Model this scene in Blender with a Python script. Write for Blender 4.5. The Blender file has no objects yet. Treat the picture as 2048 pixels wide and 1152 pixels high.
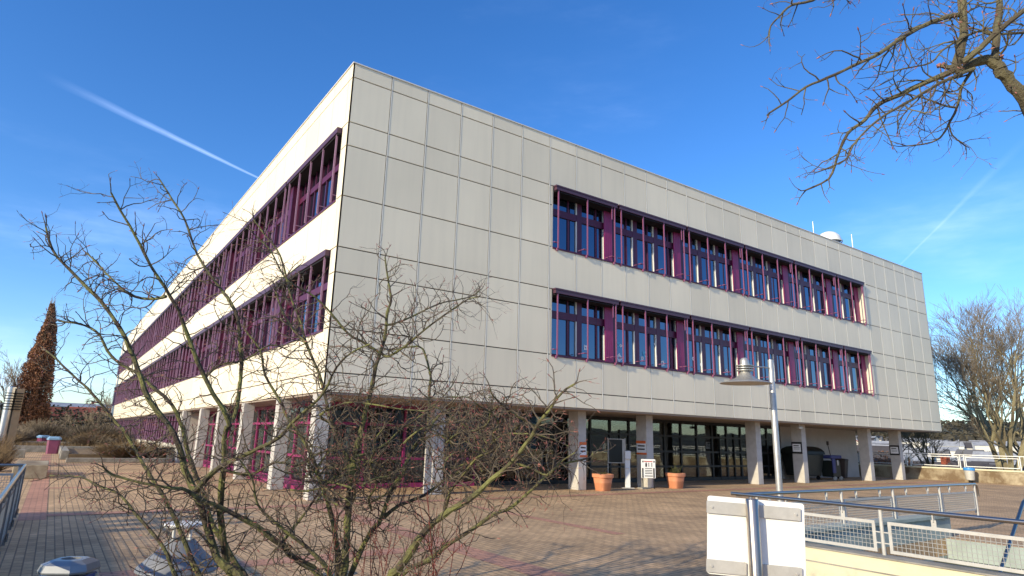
import bpy, bmesh, math, random
from mathutils import Vector, Matrix, noise as mnoise
S=bpy.context.scene; COL=S.collection
rnd=random.Random(7)
R=math.radians
# ---------------------------------------------------------------- camera
cd=bpy.data.cameras.new('camera'); cam=bpy.data.objects.new('camera',cd); COL.objects.link(cam)
rx=Vector((0.8149725,-0.5789349,0.0255777)); ux=Vector((-0.1552728,-0.1756297,0.9721340)); fx=Vector((0.5583101,0.7962340,0.2330262))
M=Matrix.Identity(4)
for i in range(3): M[i][0]=rx[i]; M[i][1]=ux[i]; M[i][2]=-fx[i]
M.translation=(-5.41774,-15.90830,1.6)
cam.matrix_world=M
cd.sensor_width=36; cd.lens=36*1261.71/2048; cd.clip_start=.05; cd.clip_end=9000
S.camera=cam
# ---------------------------------------------------------------- light
SUN=Vector((-1,-.16,.375)).normalized()     # towards the sun
EL=math.asin(SUN.z)
W=bpy.data.worlds.new('World'); S.world=W; W.use_nodes=True
nt=W.node_tree; N=nt.nodes; Lk=nt.links; N.clear()
def nd(t,**k):
    n=N.new(t)
    for a,b in k.items(): setattr(n,a,b)
    return n
def mth(op,a,b=None,c=None):
    n=N.new('ShaderNodeMath'); n.operation=op
    for i,v in enumerate((a,b,c)):
        if v is None: continue
        if isinstance(v,(int,float)): n.inputs[i].default_value=v
        else: Lk.new(v,n.inputs[i])
    return n.outputs[0]
sky=nd('ShaderNodeTexSky',sky_type='NISHITA'); sky.sun_disc=False; sky.sun_elevation=EL
sky.sun_rotation=math.atan2(SUN.x,SUN.y); sky.air_density=1.0; sky.dust_density=.35; sky.ozone_density=4.0; sky.altitude=100
geo=nd('ShaderNodeTexCoord'); D=geo.outputs['Generated']
def vdot(v):
    n=N.new('ShaderNodeVectorMath'); n.operation='DOT_PRODUCT'; Lk.new(D,n.inputs[0]); n.inputs[1].default_value=v; return n.outputs['Value']
def noise_(scale,detail,mul=(1,1,1),rough=.55,vec=None,rot=(0,0,0)):
    mp=nd('ShaderNodeMapping'); mp.inputs['Scale'].default_value=mul; mp.inputs['Rotation'].default_value=rot; Lk.new(vec or D,mp.inputs[0])
    n=nd('ShaderNodeTexNoise'); n.inputs['Scale'].default_value=scale; n.inputs['Detail'].default_value=detail; n.inputs['Roughness'].default_value=rough
    Lk.new(mp.outputs[0],n.inputs['Vector']); return n.outputs['Fac']
def ramp(v,a,b,smooth=True):
    n=nd('ShaderNodeMapRange'); n.interpolation_type='SMOOTHSTEP' if smooth else 'LINEAR'
    n.inputs['From Min'].default_value=a; n.inputs['From Max'].default_value=b; Lk.new(v,n.inputs['Value']); return n.outputs['Result']
def px(u,v): return (fx+rx*((u-1024)/1261.71)-ux*((v-576)/1261.71)).normalized()
def trail(p,q,w,amp,seed):
    a=Vector(p).normalized(); b=Vector(q).normalized(); n=a.cross(b).normalized(); t=(b-a).normalized()
    wob=noise_(14+seed,3)
    d=mth('ABSOLUTE',mth('ADD',vdot(n),mth('MULTIPLY',mth('SUBTRACT',wob,.5),w*.5)))
    along=vdot(t); la=a.dot(t); lb=b.dot(t)
    tt=ramp(along,la,lb,False)
    width=mth('MULTIPLY_ADD',mth('SUBTRACT',1.0,tt),w*1.2,w*.35)
    core=mth('SUBTRACT',1.0,mth('MINIMUM',mth('DIVIDE',d,width),1.0))
    core=mth('POWER',core,.8)
    mask=mth('MULTIPLY',ramp(along,la-.03,la+.16),mth('SUBTRACT',1.0,ramp(along,lb+.25,lb+.4)))
    return mth('MULTIPLY',mth('MULTIPLY',mth('MULTIPLY',core,mask),mth('MULTIPLY_ADD',noise_(40,4),.7,.55)),amp)
TR=[px(120,165),px(515,355),px(2060,270),px(1865,465)]
T1=trail(TR[0],TR[1],.0048,.34,0); T2=trail(TR[2],TR[3],.0045,.13,5)
c1=noise_(1.7,6,(1.0,1.0,3.6),.6,rot=(.25,.5,.2)); c2=noise_(4.5,6,(1,1,4.5),.6,rot=(.3,.15,.9))
cl=mth('MULTIPLY',ramp(c1,.50,.80),mth('MULTIPLY_ADD',ramp(c2,.35,.75),.8,.2))
sep=nd('ShaderNodeSeparateXYZ'); Lk.new(D,sep.inputs[0])
low=mth('SUBTRACT',1.0,ramp(sep.outputs[2],.02,.48))
cl=mth('MULTIPLY',cl,mth('MULTIPLY_ADD',low,.55,.14))
fac=mth('MINIMUM',mth('ADD',mth('ADD',cl,T1),T2),.9)
# sky hue a touch deeper, as the phone renders it
hs=nd('ShaderNodeHueSaturation'); hs.inputs['Saturation'].default_value=1.22; hs.inputs['Value'].default_value=1.0; hs.inputs['Hue'].default_value=.509; Lk.new(sky.outputs[0],hs.inputs['Color'])
mx=nd('ShaderNodeMix',data_type='RGBA'); Lk.new(fac,mx.inputs['Factor']); Lk.new(hs.outputs[0],mx.inputs[6]); mx.inputs[7].default_value=(4.6,6.0,9.2,1)
# warm glow added to the unseen sky behind the viewer to brighten the front
fill_glow=mth('MULTIPLY',ramp(vdot(Vector((-.70,-.68,.22)).normalized()),.45,.95),mth('MULTIPLY_ADD',ramp(c1,.3,.7),.08,.10))
mv=nd('ShaderNodeMix',data_type='RGBA'); Lk.new(fill_glow,mv.inputs['Factor']); Lk.new(mx.outputs[2],mv.inputs[6]); mv.inputs[7].default_value=(10.5,8.9,6.8,1)
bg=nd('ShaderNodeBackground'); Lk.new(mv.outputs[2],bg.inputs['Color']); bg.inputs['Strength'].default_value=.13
out=nd('ShaderNodeOutputWorld'); Lk.new(bg.outputs[0],out.inputs[0])
sd=bpy.data.lights.new('sun','SUN'); sd.energy=2.7; sd.angle=R(.53); sd.color=(1,.86,.61)
so=bpy.data.objects.new('sun',sd); COL.objects.link(so); so.rotation_euler=SUN.to_track_quat('Z','Y').to_euler()
S.view_settings.view_transform='Standard'; S.view_settings.look='None'; S.view_settings.exposure=0.95; S.view_settings.gamma=1
S.render.engine='CYCLES'; S.cycles.use_denoising=True; S.cycles.max_bounces=6; S.cycles.transparent_max_bounces=12
# ---------------------------------------------------------------- materials
def mat(name,col,rough=.7,metal=0,var=0,scale=3,col2=None,bump=0,bscale=40,spec=.5,coord='Object',detail=5,stretch=(1,1,1),thr=(.35,.65)):
    m=bpy.data.materials.new(name); m.use_nodes=True; t=m.node_tree; b=t.nodes['Principled BSDF']
    b.inputs['Base Color'].default_value=(*col,1); b.inputs['Roughness'].default_value=rough; b.inputs['Metallic'].default_value=metal
    b.inputs['Specular IOR Level'].default_value=spec
    if col2 or var or bump:
        tc=t.nodes.new('ShaderNodeTexCoord'); mp=t.nodes.new('ShaderNodeMapping'); mp.inputs['Scale'].default_value=stretch
        t.links.new(tc.outputs[coord],mp.inputs[0])
        n=t.nodes.new('ShaderNodeTexNoise'); n.inputs['Scale'].default_value=scale; n.inputs['Detail'].default_value=detail; n.inputs['Roughness'].default_value=.62
        t.links.new(mp.outputs[0],n.inputs['Vector'])
        r=t.nodes.new('ShaderNodeMapRange'); r.inputs['From Min'].default_value=thr[0]; r.inputs['From Max'].default_value=thr[1]; t.links.new(n.outputs['Fac'],r.inputs['Value'])
        c2=col2 or tuple(c*(1-var) for c in col)
        x=t.nodes.new('ShaderNodeMix'); x.data_type='RGBA'; x.inputs[6].default_value=(*col,1); x.inputs[7].default_value=(*c2,1)
        t.links.new(r.outputs[0],x.inputs['Factor']); t.links.new(x.outputs[2],b.inputs['Base Color'])
        if bump:
            n2=t.nodes.new('ShaderNodeTexNoise'); n2.inputs['Scale'].default_value=bscale; n2.inputs['Detail'].default_value=4; t.links.new(mp.outputs[0],n2.inputs['Vector'])
            bp=t.nodes.new('ShaderNodeBump'); bp.inputs['Strength'].default_value=bump; bp.inputs['Distance'].default_value=.02
            t.links.new(n2.outputs['Fac'],bp.inputs['Height']); t.links.new(bp.outputs[0],b.inputs['Normal'])
    return m
def glassmat(name,tint,refl,dark,trans=.0,rough=.02,wob=0,fr=.7):
    m=bpy.data.materials.new(name); m.use_nodes=True; t=m.node_tree; t.nodes.clear()
    o=t.nodes.new('ShaderNodeOutputMaterial'); g=t.nodes.new('ShaderNodeBsdfGlossy'); g.inputs['Color'].default_value=(*tint,1); g.inputs['Roughness'].default_value=rough
    d=t.nodes.new('ShaderNodeBsdfDiffuse'); d.inputs['Color'].default_value=(*dark,1)
    tr=t.nodes.new('ShaderNodeBsdfTransparent'); tr.inputs['Color'].default_value=(.75,.8,.82,1)
    a=t.nodes.new('ShaderNodeMixShader'); a.inputs[0].default_value=trans; t.links.new(d.outputs[0],a.inputs[1]); t.links.new(tr.outputs[0],a.inputs[2])
    lw=t.nodes.new('ShaderNodeLayerWeight'); lw.inputs['Blend'].default_value=.35
    ma=t.nodes.new('ShaderNodeMath'); ma.operation='MULTIPLY_ADD'; t.links.new(lw.outputs['Fresnel'],ma.inputs[0]); ma.inputs[1].default_value=fr; ma.inputs[2].default_value=refl
    ma.use_clamp=True
    x=t.nodes.new('ShaderNodeMixShader'); t.links.new(ma.outputs[0],x.inputs[0]); t.links.new(a.outputs[0],x.inputs[1]); t.links.new(g.outputs[0],x.inputs[2])
    if wob:
        tc=t.nodes.new('ShaderNodeTexCoord'); n=t.nodes.new('ShaderNodeTexNoise'); n.inputs['Scale'].default_value=.8; n.inputs['Detail'].default_value=1; t.links.new(tc.outputs['Object'],n.inputs['Vector'])
        bp=t.nodes.new('ShaderNodeBump'); bp.inputs['Strength'].default_value=wob; bp.inputs['Distance'].default_value=.05; t.links.new(n.outputs['Fac'],bp.inputs['Height']); t.links.new(bp.outputs[0],g.inputs['Normal'])
    t.links.new(x.outputs[0],o.inputs[0]); return m
MT={}
MT['clad']=mat('cladding_enamel',(.66,.645,.58),.42,0,scale=.5,col2=(.60,.59,.54),stretch=(1,1,.15),bump=.03,bscale=2,spec=.35)
def cladding():
    m=bpy.data.materials.new('cladding_panels'); m.use_nodes=True; t=m.node_tree; b=t.nodes['Principled BSDF']
    g=t.nodes.new('ShaderNodeNewGeometry'); tc=t.nodes.new('ShaderNodeTexCoord')
    # per panel tone
    r=t.nodes.new('ShaderNodeMapRange'); r.inputs['To Min'].default_value=.915; r.inputs['To Max'].default_value=1.03; t.links.new(g.outputs['Random Per Island'],r.inputs['Value'])
    # rain streaks
    mp=t.nodes.new('ShaderNodeMapping'); mp.inputs['Scale'].default_value=(4.5,4.5,.3); t.links.new(tc.outputs['Object'],mp.inputs[0])
    n=t.nodes.new('ShaderNodeTexNoise'); n.inputs['Scale'].default_value=1; n.inputs['Detail'].default_value=5; t.links.new(mp.outputs[0],n.inputs['Vector'])
    r2=t.nodes.new('ShaderNodeMapRange'); r2.inputs['From Min'].default_value=.42; r2.inputs['From Max'].default_value=.8; r2.inputs['To Min'].default_value=1; r2.inputs['To Max'].default_value=.94; t.links.new(n.outputs['Fac'],r2.inputs['Value'])
    n3=t.nodes.new('ShaderNodeTexNoise'); n3.inputs['Scale'].default_value=.35; n3.inputs['Detail'].default_value=4; t.links.new(tc.outputs['Object'],n3.inputs['Vector'])
    r3=t.nodes.new('ShaderNodeMapRange'); r3.inputs['From Min'].default_value=.3; r3.inputs['From Max'].default_value=.7; r3.inputs['To Min'].default_value=.93; r3.inputs['To Max'].default_value=1.04; t.links.new(n3.outputs['Fac'],r3.inputs['Value'])
    m1=t.nodes.new('ShaderNodeMath'); m1.operation='MULTIPLY'; t.links.new(r.outputs[0],m1.inputs[0]); t.links.new(r2.outputs[0],m1.inputs[1])
    m2=t.nodes.new('ShaderNodeMath'); m2.operation='MULTIPLY'; t.links.new(m1.outputs[0],m2.inputs[0]); t.links.new(r3.outputs[0],m2.inputs[1])
    vm=t.nodes.new('ShaderNodeVectorMath'); vm.operation='SCALE'; vm.inputs[0].default_value=(.90,.81,.615); t.links.new(m2.outputs[0],vm.inputs['Scale'])
    t.links.new(vm.outputs[0],b.inputs['Base Color']); b.inputs['Roughness'].default_value=.45; b.inputs['Specular IOR Level'].default_value=.3
    return m
MT['clad']=cladding()
MT['joint']=mat('dark_joint',(.05,.048,.045),.8)
MT['jprof']=mat('pale_joint_profile',(.74,.72,.66),.4)
MT['reveal']=mat('cream_reveal',(.68,.65,.55),.5)
MT['coping']=mat('roof_coping',(.30,.20,.20),.5)
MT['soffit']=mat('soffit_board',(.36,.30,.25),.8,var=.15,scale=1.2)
MT['roof']=mat('roof_felt',(.12,.12,.12),.9,var=.3)
MT['purple']=mat('purple_frame',(.085,.016,.05),.35,spec=.35)
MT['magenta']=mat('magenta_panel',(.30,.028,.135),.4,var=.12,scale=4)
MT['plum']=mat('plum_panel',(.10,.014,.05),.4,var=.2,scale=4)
MT['rod']=mat('guide_rail_paint',(.25,.085,.165),.35)
MT['awning']=mat('awning_metal',(.085,.038,.062),.45)
MT['slot']=mat('black_slot',(.006,.006,.007),.8)
MT['wstrip']=mat('white_seal',(.80,.79,.74),.5)
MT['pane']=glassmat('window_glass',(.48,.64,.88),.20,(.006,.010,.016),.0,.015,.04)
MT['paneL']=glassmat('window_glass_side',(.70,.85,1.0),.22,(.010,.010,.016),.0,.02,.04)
MT['shop']=glassmat('shop_glass',(.85,.84,.8),.03,(.006,.006,.007),.8,.01,.05,.45)
MT['black']=mat('black_frame',(.012,.012,.013),.45)
MT['conc']=mat('painted_concrete_column',(.52,.50,.46),.8,col2=(.36,.34,.31),scale=2.2,bump=.15,bscale=12,thr=(.45,.8),detail=8)
MT['render']=mat('wall_render',(.50,.48,.45),.85,var=.12,scale=1.5,bump=.1,bscale=30)
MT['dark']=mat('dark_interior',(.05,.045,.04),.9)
MT['curtain']=mat('curtain',(.55,.56,.52),.9,var=.4,scale=9,stretch=(1,1,.02))
MT['steel']=mat('brushed_steel',(.62,.62,.62),.28,1.0)
MT['steeld']=mat('polished_steel_rail',(.42,.37,.32),.3,1.0)
MT['galv']=mat('galvanised_steel',(.48,.48,.47),.42,.55,var=.2,scale=6)
MT['galvp']=mat('galvanised_plate',(.56,.55,.51),.5,.15,var=.16,scale=9,bump=.05)
MT['board']=mat('sign_board_back',(.88,.89,.86),.4,var=.04,scale=5,spec=.3)
MT['cream']=mat('cream_wall_paint',(.66,.62,.44),.8,col2=(.52,.49,.34),scale=1.6,thr=(.5,.85),bump=.15,bscale=25,detail=8)
MT['well']=mat('well_concrete',(.38,.45,.42),.85,col2=(.26,.30,.27),scale=2.0,bump=.2,bscale=25,detail=8,thr=(.35,.7))
MT['copc']=mat('grey_coping_concrete',(.34,.32,.28),.85,col2=(.2,.19,.16),scale=3,bump=.2,bscale=30)
MT['terra']=mat('terracotta',(.66,.28,.145),.7,var=.12,scale=5,bump=.1,bscale=20)
MT['soil']=mat('soil',(.05,.035,.022),1)
MT['leafd']=mat('dark_sprig',(.10,.11,.035),.7,var=.4,scale=30)
MT['white']=mat('white_paint',(.75,.76,.74),.45)
MT['paper']=mat('paper_white',(.82,.83,.82),.7)
MT['orange']=mat('orange_print',(.75,.16,.04),.6)
MT['ink']=mat('black_print',(.015,.015,.02),.6)
MT['redink']=mat('red_print',(.5,.04,.03),.6)
MT['binb']=mat('bin_bag_blue',(.02,.10,.38),.35,var=.4,scale=12,bump=.3,bscale=14)
MT['binlid']=mat('bin_lid_grey',(.30,.32,.34),.35,.3,var=.12,scale=8)
MT['bincream']=mat('bin_cream',(.62,.58,.48),.5,var=.1)
MT['binp']=mat('bin_purple',(.24,.06,.13),.5,var=.2,scale=5)
MT['lblue']=mat('pale_blue_plastic',(.22,.38,.55),.4)
MT['bluetop']=mat('blue_plastic',(.05,.28,.70),.4)
MT['dgreen']=mat('green_black_plastic',(.012,.018,.014),.5)
MT['nblue']=mat('navy_plastic',(.03,.04,.16),.5)
MT['brownp']=mat('brown_plastic',(.045,.032,.026),.6)
MT['alu']=mat('cast_aluminium',(.50,.49,.46),.38,.6,var=.15,scale=9)
MT['greycone']=mat('grey_painted_metal',(.25,.26,.28),.55,.1,var=.18,scale=7)
MT['mesh']=mat('wire_mesh',(.42,.42,.40),.4,.3)
MT['rodd']=mat('side_rail_paint',(.40,.22,.31),.4)
MT['galvshade']=mat('shaded_galvanised_steel',(.13,.13,.125),.6)  # galvanised steel with the shade on the left railing put into its colour
MT['meshd']=mat('wire_mesh_dark',(.30,.30,.29),.45,.5)
MT['tan']=mat('sandstone',(.40,.31,.20),.85,var=.15,scale=3)
MT['stonew']=mat('weathered_stone',(.42,.36,.25),.9,col2=(.17,.12,.07),scale=.9,thr=(.42,.6),bump=.3,bscale=8,detail=8)
def bark(name,a,b,c,sc=6,lo=.42,hi=.6):
    m=mat(name,a,.85,col2=b,scale=sc,thr=(lo,hi),bump=.6,bscale=60,detail=7)
    return m
MT['bark1']=bark('lichen_bark',(.20,.205,.065),(.06,.046,.032),None,7,.38,.58)
MT['bark2']=bark('twig_bark',(.085,.062,.042),(.17,.14,.095),None,12)
MT['bark3']=bark('grey_bark',(.14,.125,.065),(.075,.06,.04),None,4)
MT['bark4']=bark('pale_trunk_bark',(.33,.29,.17),(.17,.14,.085),None,.8)
MT['bark5']=bark('far_twig_bark',(.25,.20,.14),(.16,.125,.085),None,2)
MT['bud']=mat('bud',(.34,.13,.10),.6,var=.3,scale=50)
MT['red']=mat('red_shoot',(.15,.022,.015),.6)
MT['dleaf']=mat('dry_leaf',(.38,.18,.085),.9,col2=(.19,.09,.05),scale=1.3,thr=(.3,.7),detail=8)
MT['dgrass']=mat('dry_grass',(.24,.17,.085),.95,col2=(.13,.085,.05),scale=2.5,thr=(.3,.7),detail=8)
MT['rtile']=mat('red_roof_tile',(.33,.085,.045),.85,var=.25,scale=3)
MT['dtile']=mat('dark_roof_tile',(.075,.07,.075),.85,var=.25,scale=2)
MT['hwall']=mat('house_wall_white',(.70,.68,.62),.85,var=.1,scale=1)
MT['hblue']=mat('house_wall_pale_blue',(.50,.56,.62),.85,var=.1,scale=1)
MT['hyel']=mat('house_wall_yellow',(.62,.50,.25),.85,var=.1,scale=1)
MT['hroofw']=mat('pale_roof',(.40,.41,.42),.6,var=.3,scale=.5)
MT['hroofg']=mat('grey_roof',(.17,.165,.16),.7,var=.2,scale=.5)
MT['hwin']=mat('house_window',(.04,.045,.055),.2)
MT['curt2']=mat('light_curtain',(.70,.72,.70),.9,var=.25,scale=7,stretch=(1,1,.02))
MT['paperb']=mat('paper_blue',(.10,.42,.60),.7)
def paving(name,cola,colb,mortar,bw,rh,rot=0,msize=.012,stain=(.55,.8,.55)):
    m=bpy.data.materials.new(name); m.use_nodes=True; t=m.node_tree; b=t.nodes['Principled BSDF']; L=t.links.new
    tc=t.nodes.new('ShaderNodeTexCoord'); mp=t.nodes.new('ShaderNodeMapping'); mp.inputs['Rotation'].default_value=(0,0,rot); L(tc.outputs['Object'],mp.inputs[0])
    br=t.nodes.new('ShaderNodeTexBrick'); br.inputs['Color1'].default_value=(*cola,1); br.inputs['Color2'].default_value=(*colb,1); br.inputs['Mortar'].default_value=(*mortar,1)
    br.inputs['Scale'].default_value=1; br.inputs['Brick Width'].default_value=bw; br.inputs['Row Height'].default_value=rh; br.inputs['Mortar Size'].default_value=msize; br.inputs['Mortar Smooth'].default_value=.3; br.inputs['Bias'].default_value=0
    L(mp.outputs[0],br.inputs['Vector'])
    n=t.nodes.new('ShaderNodeTexNoise'); n.inputs['Scale'].default_value=.55; n.inputs['Detail'].default_value=9; n.inputs['Roughness'].default_value=.68; L(tc.outputs['Object'],n.inputs['Vector'])
    r=t.nodes.new('ShaderNodeMapRange'); r.inputs['From Min'].default_value=stain[0]-.2; r.inputs['From Max'].default_value=stain[1]-.1; r.inputs['To Min'].default_value=1.06; r.inputs['To Max'].default_value=stain[2]; L(n.outputs['Fac'],r.inputs['Value'])
    n2=t.nodes.new('ShaderNodeTexNoise'); n2.inputs['Scale'].default_value=14; n2.inputs['Detail'].default_value=6; L(tc.outputs['Object'],n2.inputs['Vector'])
    r2=t.nodes.new('ShaderNodeMapRange'); r2.inputs['To Min'].default_value=.75; r2.inputs['To Max'].default_value=1.25; L(n2.outputs['Fac'],r2.inputs['Value'])
    mm=t.nodes.new('ShaderNodeMath'); mm.operation='MULTIPLY'; L(r.outputs[0],mm.inputs[0]); L(r2.outputs[0],mm.inputs[1])
    vm=t.nodes.new('ShaderNodeVectorMath'); vm.operation='SCALE'; L(br.outputs['Color'],vm.inputs[0]); L(mm.outputs[0],vm.inputs['Scale']); L(vm.outputs[0],b.inputs['Base Color'])
    bp=t.nodes.new('ShaderNodeBump'); bp.invert=True; bp.inputs['Strength'].default_value=.7; bp.inputs['Distance'].default_value=.012; L(br.outputs['Fac'],bp.inputs['Height'])
    bp2=t.nodes.new('ShaderNodeBump'); bp2.inputs['Strength'].default_value=.5; bp2.inputs['Distance'].default_value=.012; L(n2.outputs['Fac'],bp2.inputs['Height']); L(bp.outputs[0],bp2.inputs['Normal'])
    L(bp2.outputs[0],b.inputs['Normal']); b.inputs['Roughness'].default_value=.9; return m
MT['pave']=paving('tan_block_paving',(.70,.465,.25),(.54,.355,.19),(.29,.20,.12),.21,.105,R(90),.009)
MT['paver']=paving('red_block_paving',(.66,.34,.22),(.56,.28,.185),(.36,.19,.13),.21,.105,0)
# ---------------------------------------------------------------- mesh helpers
class MB:
    def __init__(s): s.v=[]; s.f=[]; s.m=[]
    def add(s,vs,fs,mi=0):
        o=len(s.v); s.v+= [tuple(p) for p in vs]; s.f+=[tuple(i+o for i in f) for f in fs]; s.m+=[mi]*len(fs)
    def box(s,a,b,mi=0,T=None):
        x0,y0,z0=a; x1,y1,z1=b
        vs=[(x0,y0,z0),(x1,y0,z0),(x1,y1,z0),(x0,y1,z0),(x0,y0,z1),(x1,y0,z1),(x1,y1,z1),(x0,y1,z1)]
        if T: vs=[T(*p) for p in vs]
        s.add(vs,[(0,3,2,1),(4,5,6,7),(0,1,5,4),(1,2,6,5),(2,3,7,6),(3,0,4,7)],mi)
    def tube(s,pts,rad,n=6,mi=0,cap=True):
        """pts list of Vector, rad list"""
        k=len(pts); 
        if k<2: return
        o=len(s.v); prev=None
        for i,p in enumerate(pts):
            d=(pts[min(i+1,k-1)]-pts[max(i-1,0)])
            if d.length<1e-9: d=Vector((0,0,1))
            d.normalize()
            if prev is None: 
                a=d.orthogonal().normalized()
            else:
                a=(prev-d*prev.dot(d)); 
                a=a.normalized() if a.length>1e-6 else d.orthogonal().normalized()
            prev=a; b=d.cross(a)
            r=rad[i] if hasattr(rad,'__len__') else rad
            for j in range(n):
                t=2*math.pi*j/n; q=p+(a*math.cos(t)+b*math.sin(t))*r; s.v.append((q.x,q.y,q.z))
        for i in range(k-1):
            for j in range(n):
                j2=(j+1)%n; s.f.append((o+i*n+j,o+i*n+j2,o+(i+1)*n+j2,o+(i+1)*n+j)); s.m.append(mi)
        if cap:
            s.f.append(tuple(o+j for j in range(n))[::-1]); s.m.append(mi)
            s.f.append(tuple(o+(k-1)*n+j for j in range(n))); s.m.append(mi)
    def cyl(s,a,b,r,n=12,mi=0,r2=None): s.tube([Vector(a),Vector(b)],[r,r if r2 is None else r2],n,mi)
    def lathe(s,prof,c=(0,0,0),n=24,mi=0,T=None):
        o=len(s.v)
        for (r,z) in prof:
            for j in range(n):
                t=2*math.pi*j/n; p=(c[0]+r*math.cos(t),c[1]+r*math.sin(t),c[2]+z)
                s.v.append(T(*p) if T else p)
        for i in range(len(prof)-1):
            for j in range(n):
                j2=(j+1)%n; s.f.append((o+i*n+j,o+i*n+j2,o+(i+1)*n+j2,o+(i+1)*n+j)); s.m.append(mi)
    def build(s,name,mats,parent=None,smooth=False,kind=None,recalc=True,bevel=0,label=None):
        me=bpy.data.meshes.new(name); me.from_pydata(s.v,[],s.f)
        if not isinstance(mats,(list,tuple)): mats=[mats]
        for m in mats: me.materials.append(MT[m] if isinstance(m,str) else m)
        if len(mats)>1: me.polygons.foreach_set('material_index',s.m)
        if smooth: me.polygons.foreach_set('use_smooth',[True]*len(me.polygons))
        me.update()
        if recalc:
            bm=bmesh.new(); bm.from_mesh(me); bmesh.ops.recalc_face_normals(bm,faces=bm.faces); bm.to_mesh(me); bm.free()
        if smooth:
            try: me.set_sharp_from_angle(angle=R(40))
            except Exception: pass
        o=bpy.data.objects.new(name,me); COL.objects.link(o)
        if parent: o.parent=parent
        if kind: o['kind']=kind
        if label: o['label']=label
        if bevel:
            bv=o.modifiers.new('bevel','BEVEL'); bv.width=bevel; bv.segments=2; bv.limit_method='ANGLE'
        return o
def tag(o,label,cat,group=None):
    o['label']=label; o['category']=cat
    if group: o['group']=group
    return o
def thing(name,label,cat,loc=(0,0,0),rz=0,group=None):
    o=bpy.data.objects.new(name,None); o.empty_display_size=.2; COL.objects.link(o); o.location=loc; o.rotation_euler=(0,0,rz)
    return tag(o,label,cat,group)
def copy_tree(o,parent=None,loc=None,rz=None,label=None):
    c=o.copy(); COL.objects.link(c)
    if parent is not None: c.parent=parent
    if loc is not None: c.location=loc
    if rz is not None: c.rotation_euler=(0,0,rz)
    if label: c['label']=label
    for ch in list(o.children): copy_tree(ch,c)
    return c
# ---------------------------------------------------------------- ground and hills
def smooth(a,b,x):
    t=max(0,min(1,(x-a)/(b-a))); return t*t*(3-2*t)
def terrain(x,y):
    # plaza plateau, then the land falls away and hills rise far off
    dx=max(-46-x,0,x-35.6); dy=max(-60-y,0,y-112); d=math.hypot(dx,dy)
    z=-.35-13.5*smooth(0,110,d)
    if x>35: z-=.6*smooth(0,4,x-35.6)
    r=math.hypot(x,y)
    az=math.atan2(x,y)
    h=smooth(700,2300,r)*(58+26*mnoise.noise((x*.0011,y*.0011,3))+10*mnoise.noise((x*.006,y*.006,1)))
    h*=1+.35*smooth(.5,-.2,az)*smooth(-2,0,az)
    z+=h+18*smooth(130,760,r)*smooth(.75,.95,az)*(1-smooth(1.6,1.8,az))+smooth(120,500,r)*4*mnoise.noise((x*.008,y*.008,0))
    return z
def build_ground():
    mb=MB(); rs=[0,20,34,36,38,42,48,56,66,80,96,112,120,130,142,156,175,200,235,280,340,420,520,650,820,1000,1200,1400,1700,2000,2300,2700,3300,4200,5500]
    na=240; idx=[]
    cx,cy=0,20
    # square-ish rings so the plateau edge follows the plaza
    for r in rs:
        row=[]
        for j in range(na):
            a=2*math.pi*j/na; c,s_=math.cos(a),math.sin(a)
            k=1/max(abs(c),abs(s_)) if r<150 else 1+(1/max(abs(c),abs(s_))-1)*max(0,1-(r-150)/200)
            x=cx+r*c*k; y=cy+r*s_*k
            row.append(len(mb.v)); mb.v.append((x,y,terrain(x,y)))
        idx.append(row)
    for i in range(1,len(rs)):
        for j in range(na):
            j2=(j+1)%na; mb.f.append((idx[i-1][j],idx[i-1][j2],idx[i][j2],idx[i][j])); mb.m.append(0)
    m=bpy.data.materials.new('land'); m.use_nodes=True; t=m.node_tree; b=t.nodes['Principled BSDF']; L=t.links.new
    g=t.nodes.new('ShaderNodeNewGeometry'); n=t.nodes.new('ShaderNodeTexNoise'); n.inputs['Scale'].default_value=.012; n.inputs['Detail'].default_value=10; L(g.outputs['Position'],n.inputs['Vector'])
    cr=t.nodes.new('ShaderNodeValToRGB'); e=cr.color_ramp.elements; e[0].position=.36; e[0].color=(.045,.040,.026,1); e[1].position=.66; e[1].color=(.13,.135,.065,1)
    x=e.new(.5); x.color=(.085,.075,.045,1)
    L(n.outputs['Fac'],cr.inputs[0]); 
    n2=t.nodes.new('ShaderNodeTexNoise'); n2.inputs['Scale'].default_value=1.2; n2.inputs['Detail'].default_value=6; L(g.outputs['Position'],n2.inputs['Vector'])
    r2=t.nodes.new('ShaderNodeMapRange'); r2.inputs['To Min'].default_value=.5; r2.inputs['To Max'].default_value=1.5; L(n2.outputs['Fac'],r2.inputs['Value'])
    vm=t.nodes.new('ShaderNodeVectorMath'); vm.operation='SCALE'; L(cr.outputs[0],vm.inputs[0]); L(r2.outputs[0],vm.inputs['Scale'])
    # far woods read blue-brown
    ln=t.nodes.new('ShaderNodeVectorMath'); ln.operation='LENGTH'; L(g.outputs['Position'],ln.inputs[0])
    L(vm.outputs[0],b.inputs['Base Color']); b.inputs['Roughness'].default_value=1
    o=mb.build('ground',m,kind='structure',smooth=True)
    return o
build_ground()
# plaza slab with an opening for the sunken stair
PX0,PX1,PY0,PY1=-45,35.6,-59,110
WX0,WX1,WY0,WY1=2.45,8.6,-16.5,-10.35       # stair well (inner faces)
LX0,LX1,LY0,LY1=-13,-5.95,-14,-1.5           # left stair well
mb=MB()
def slab(x0,x1,y0,y1): mb.box((x0,y0,-.3),(x1,y1,0))
slab(PX0,LX0,PY0,PY1); slab(LX0,LX1,PY0,LY0); slab(LX0,LX1,LY1,PY1); slab(LX1,WX0,PY0,PY1)
slab(WX0,WX1,PY0,WY0); slab(WX0,WX1,WY1,PY1); slab(WX1,PX1,PY0,PY1)
pl=mb.build('plaza_paving','pave',kind='structure')
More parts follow.
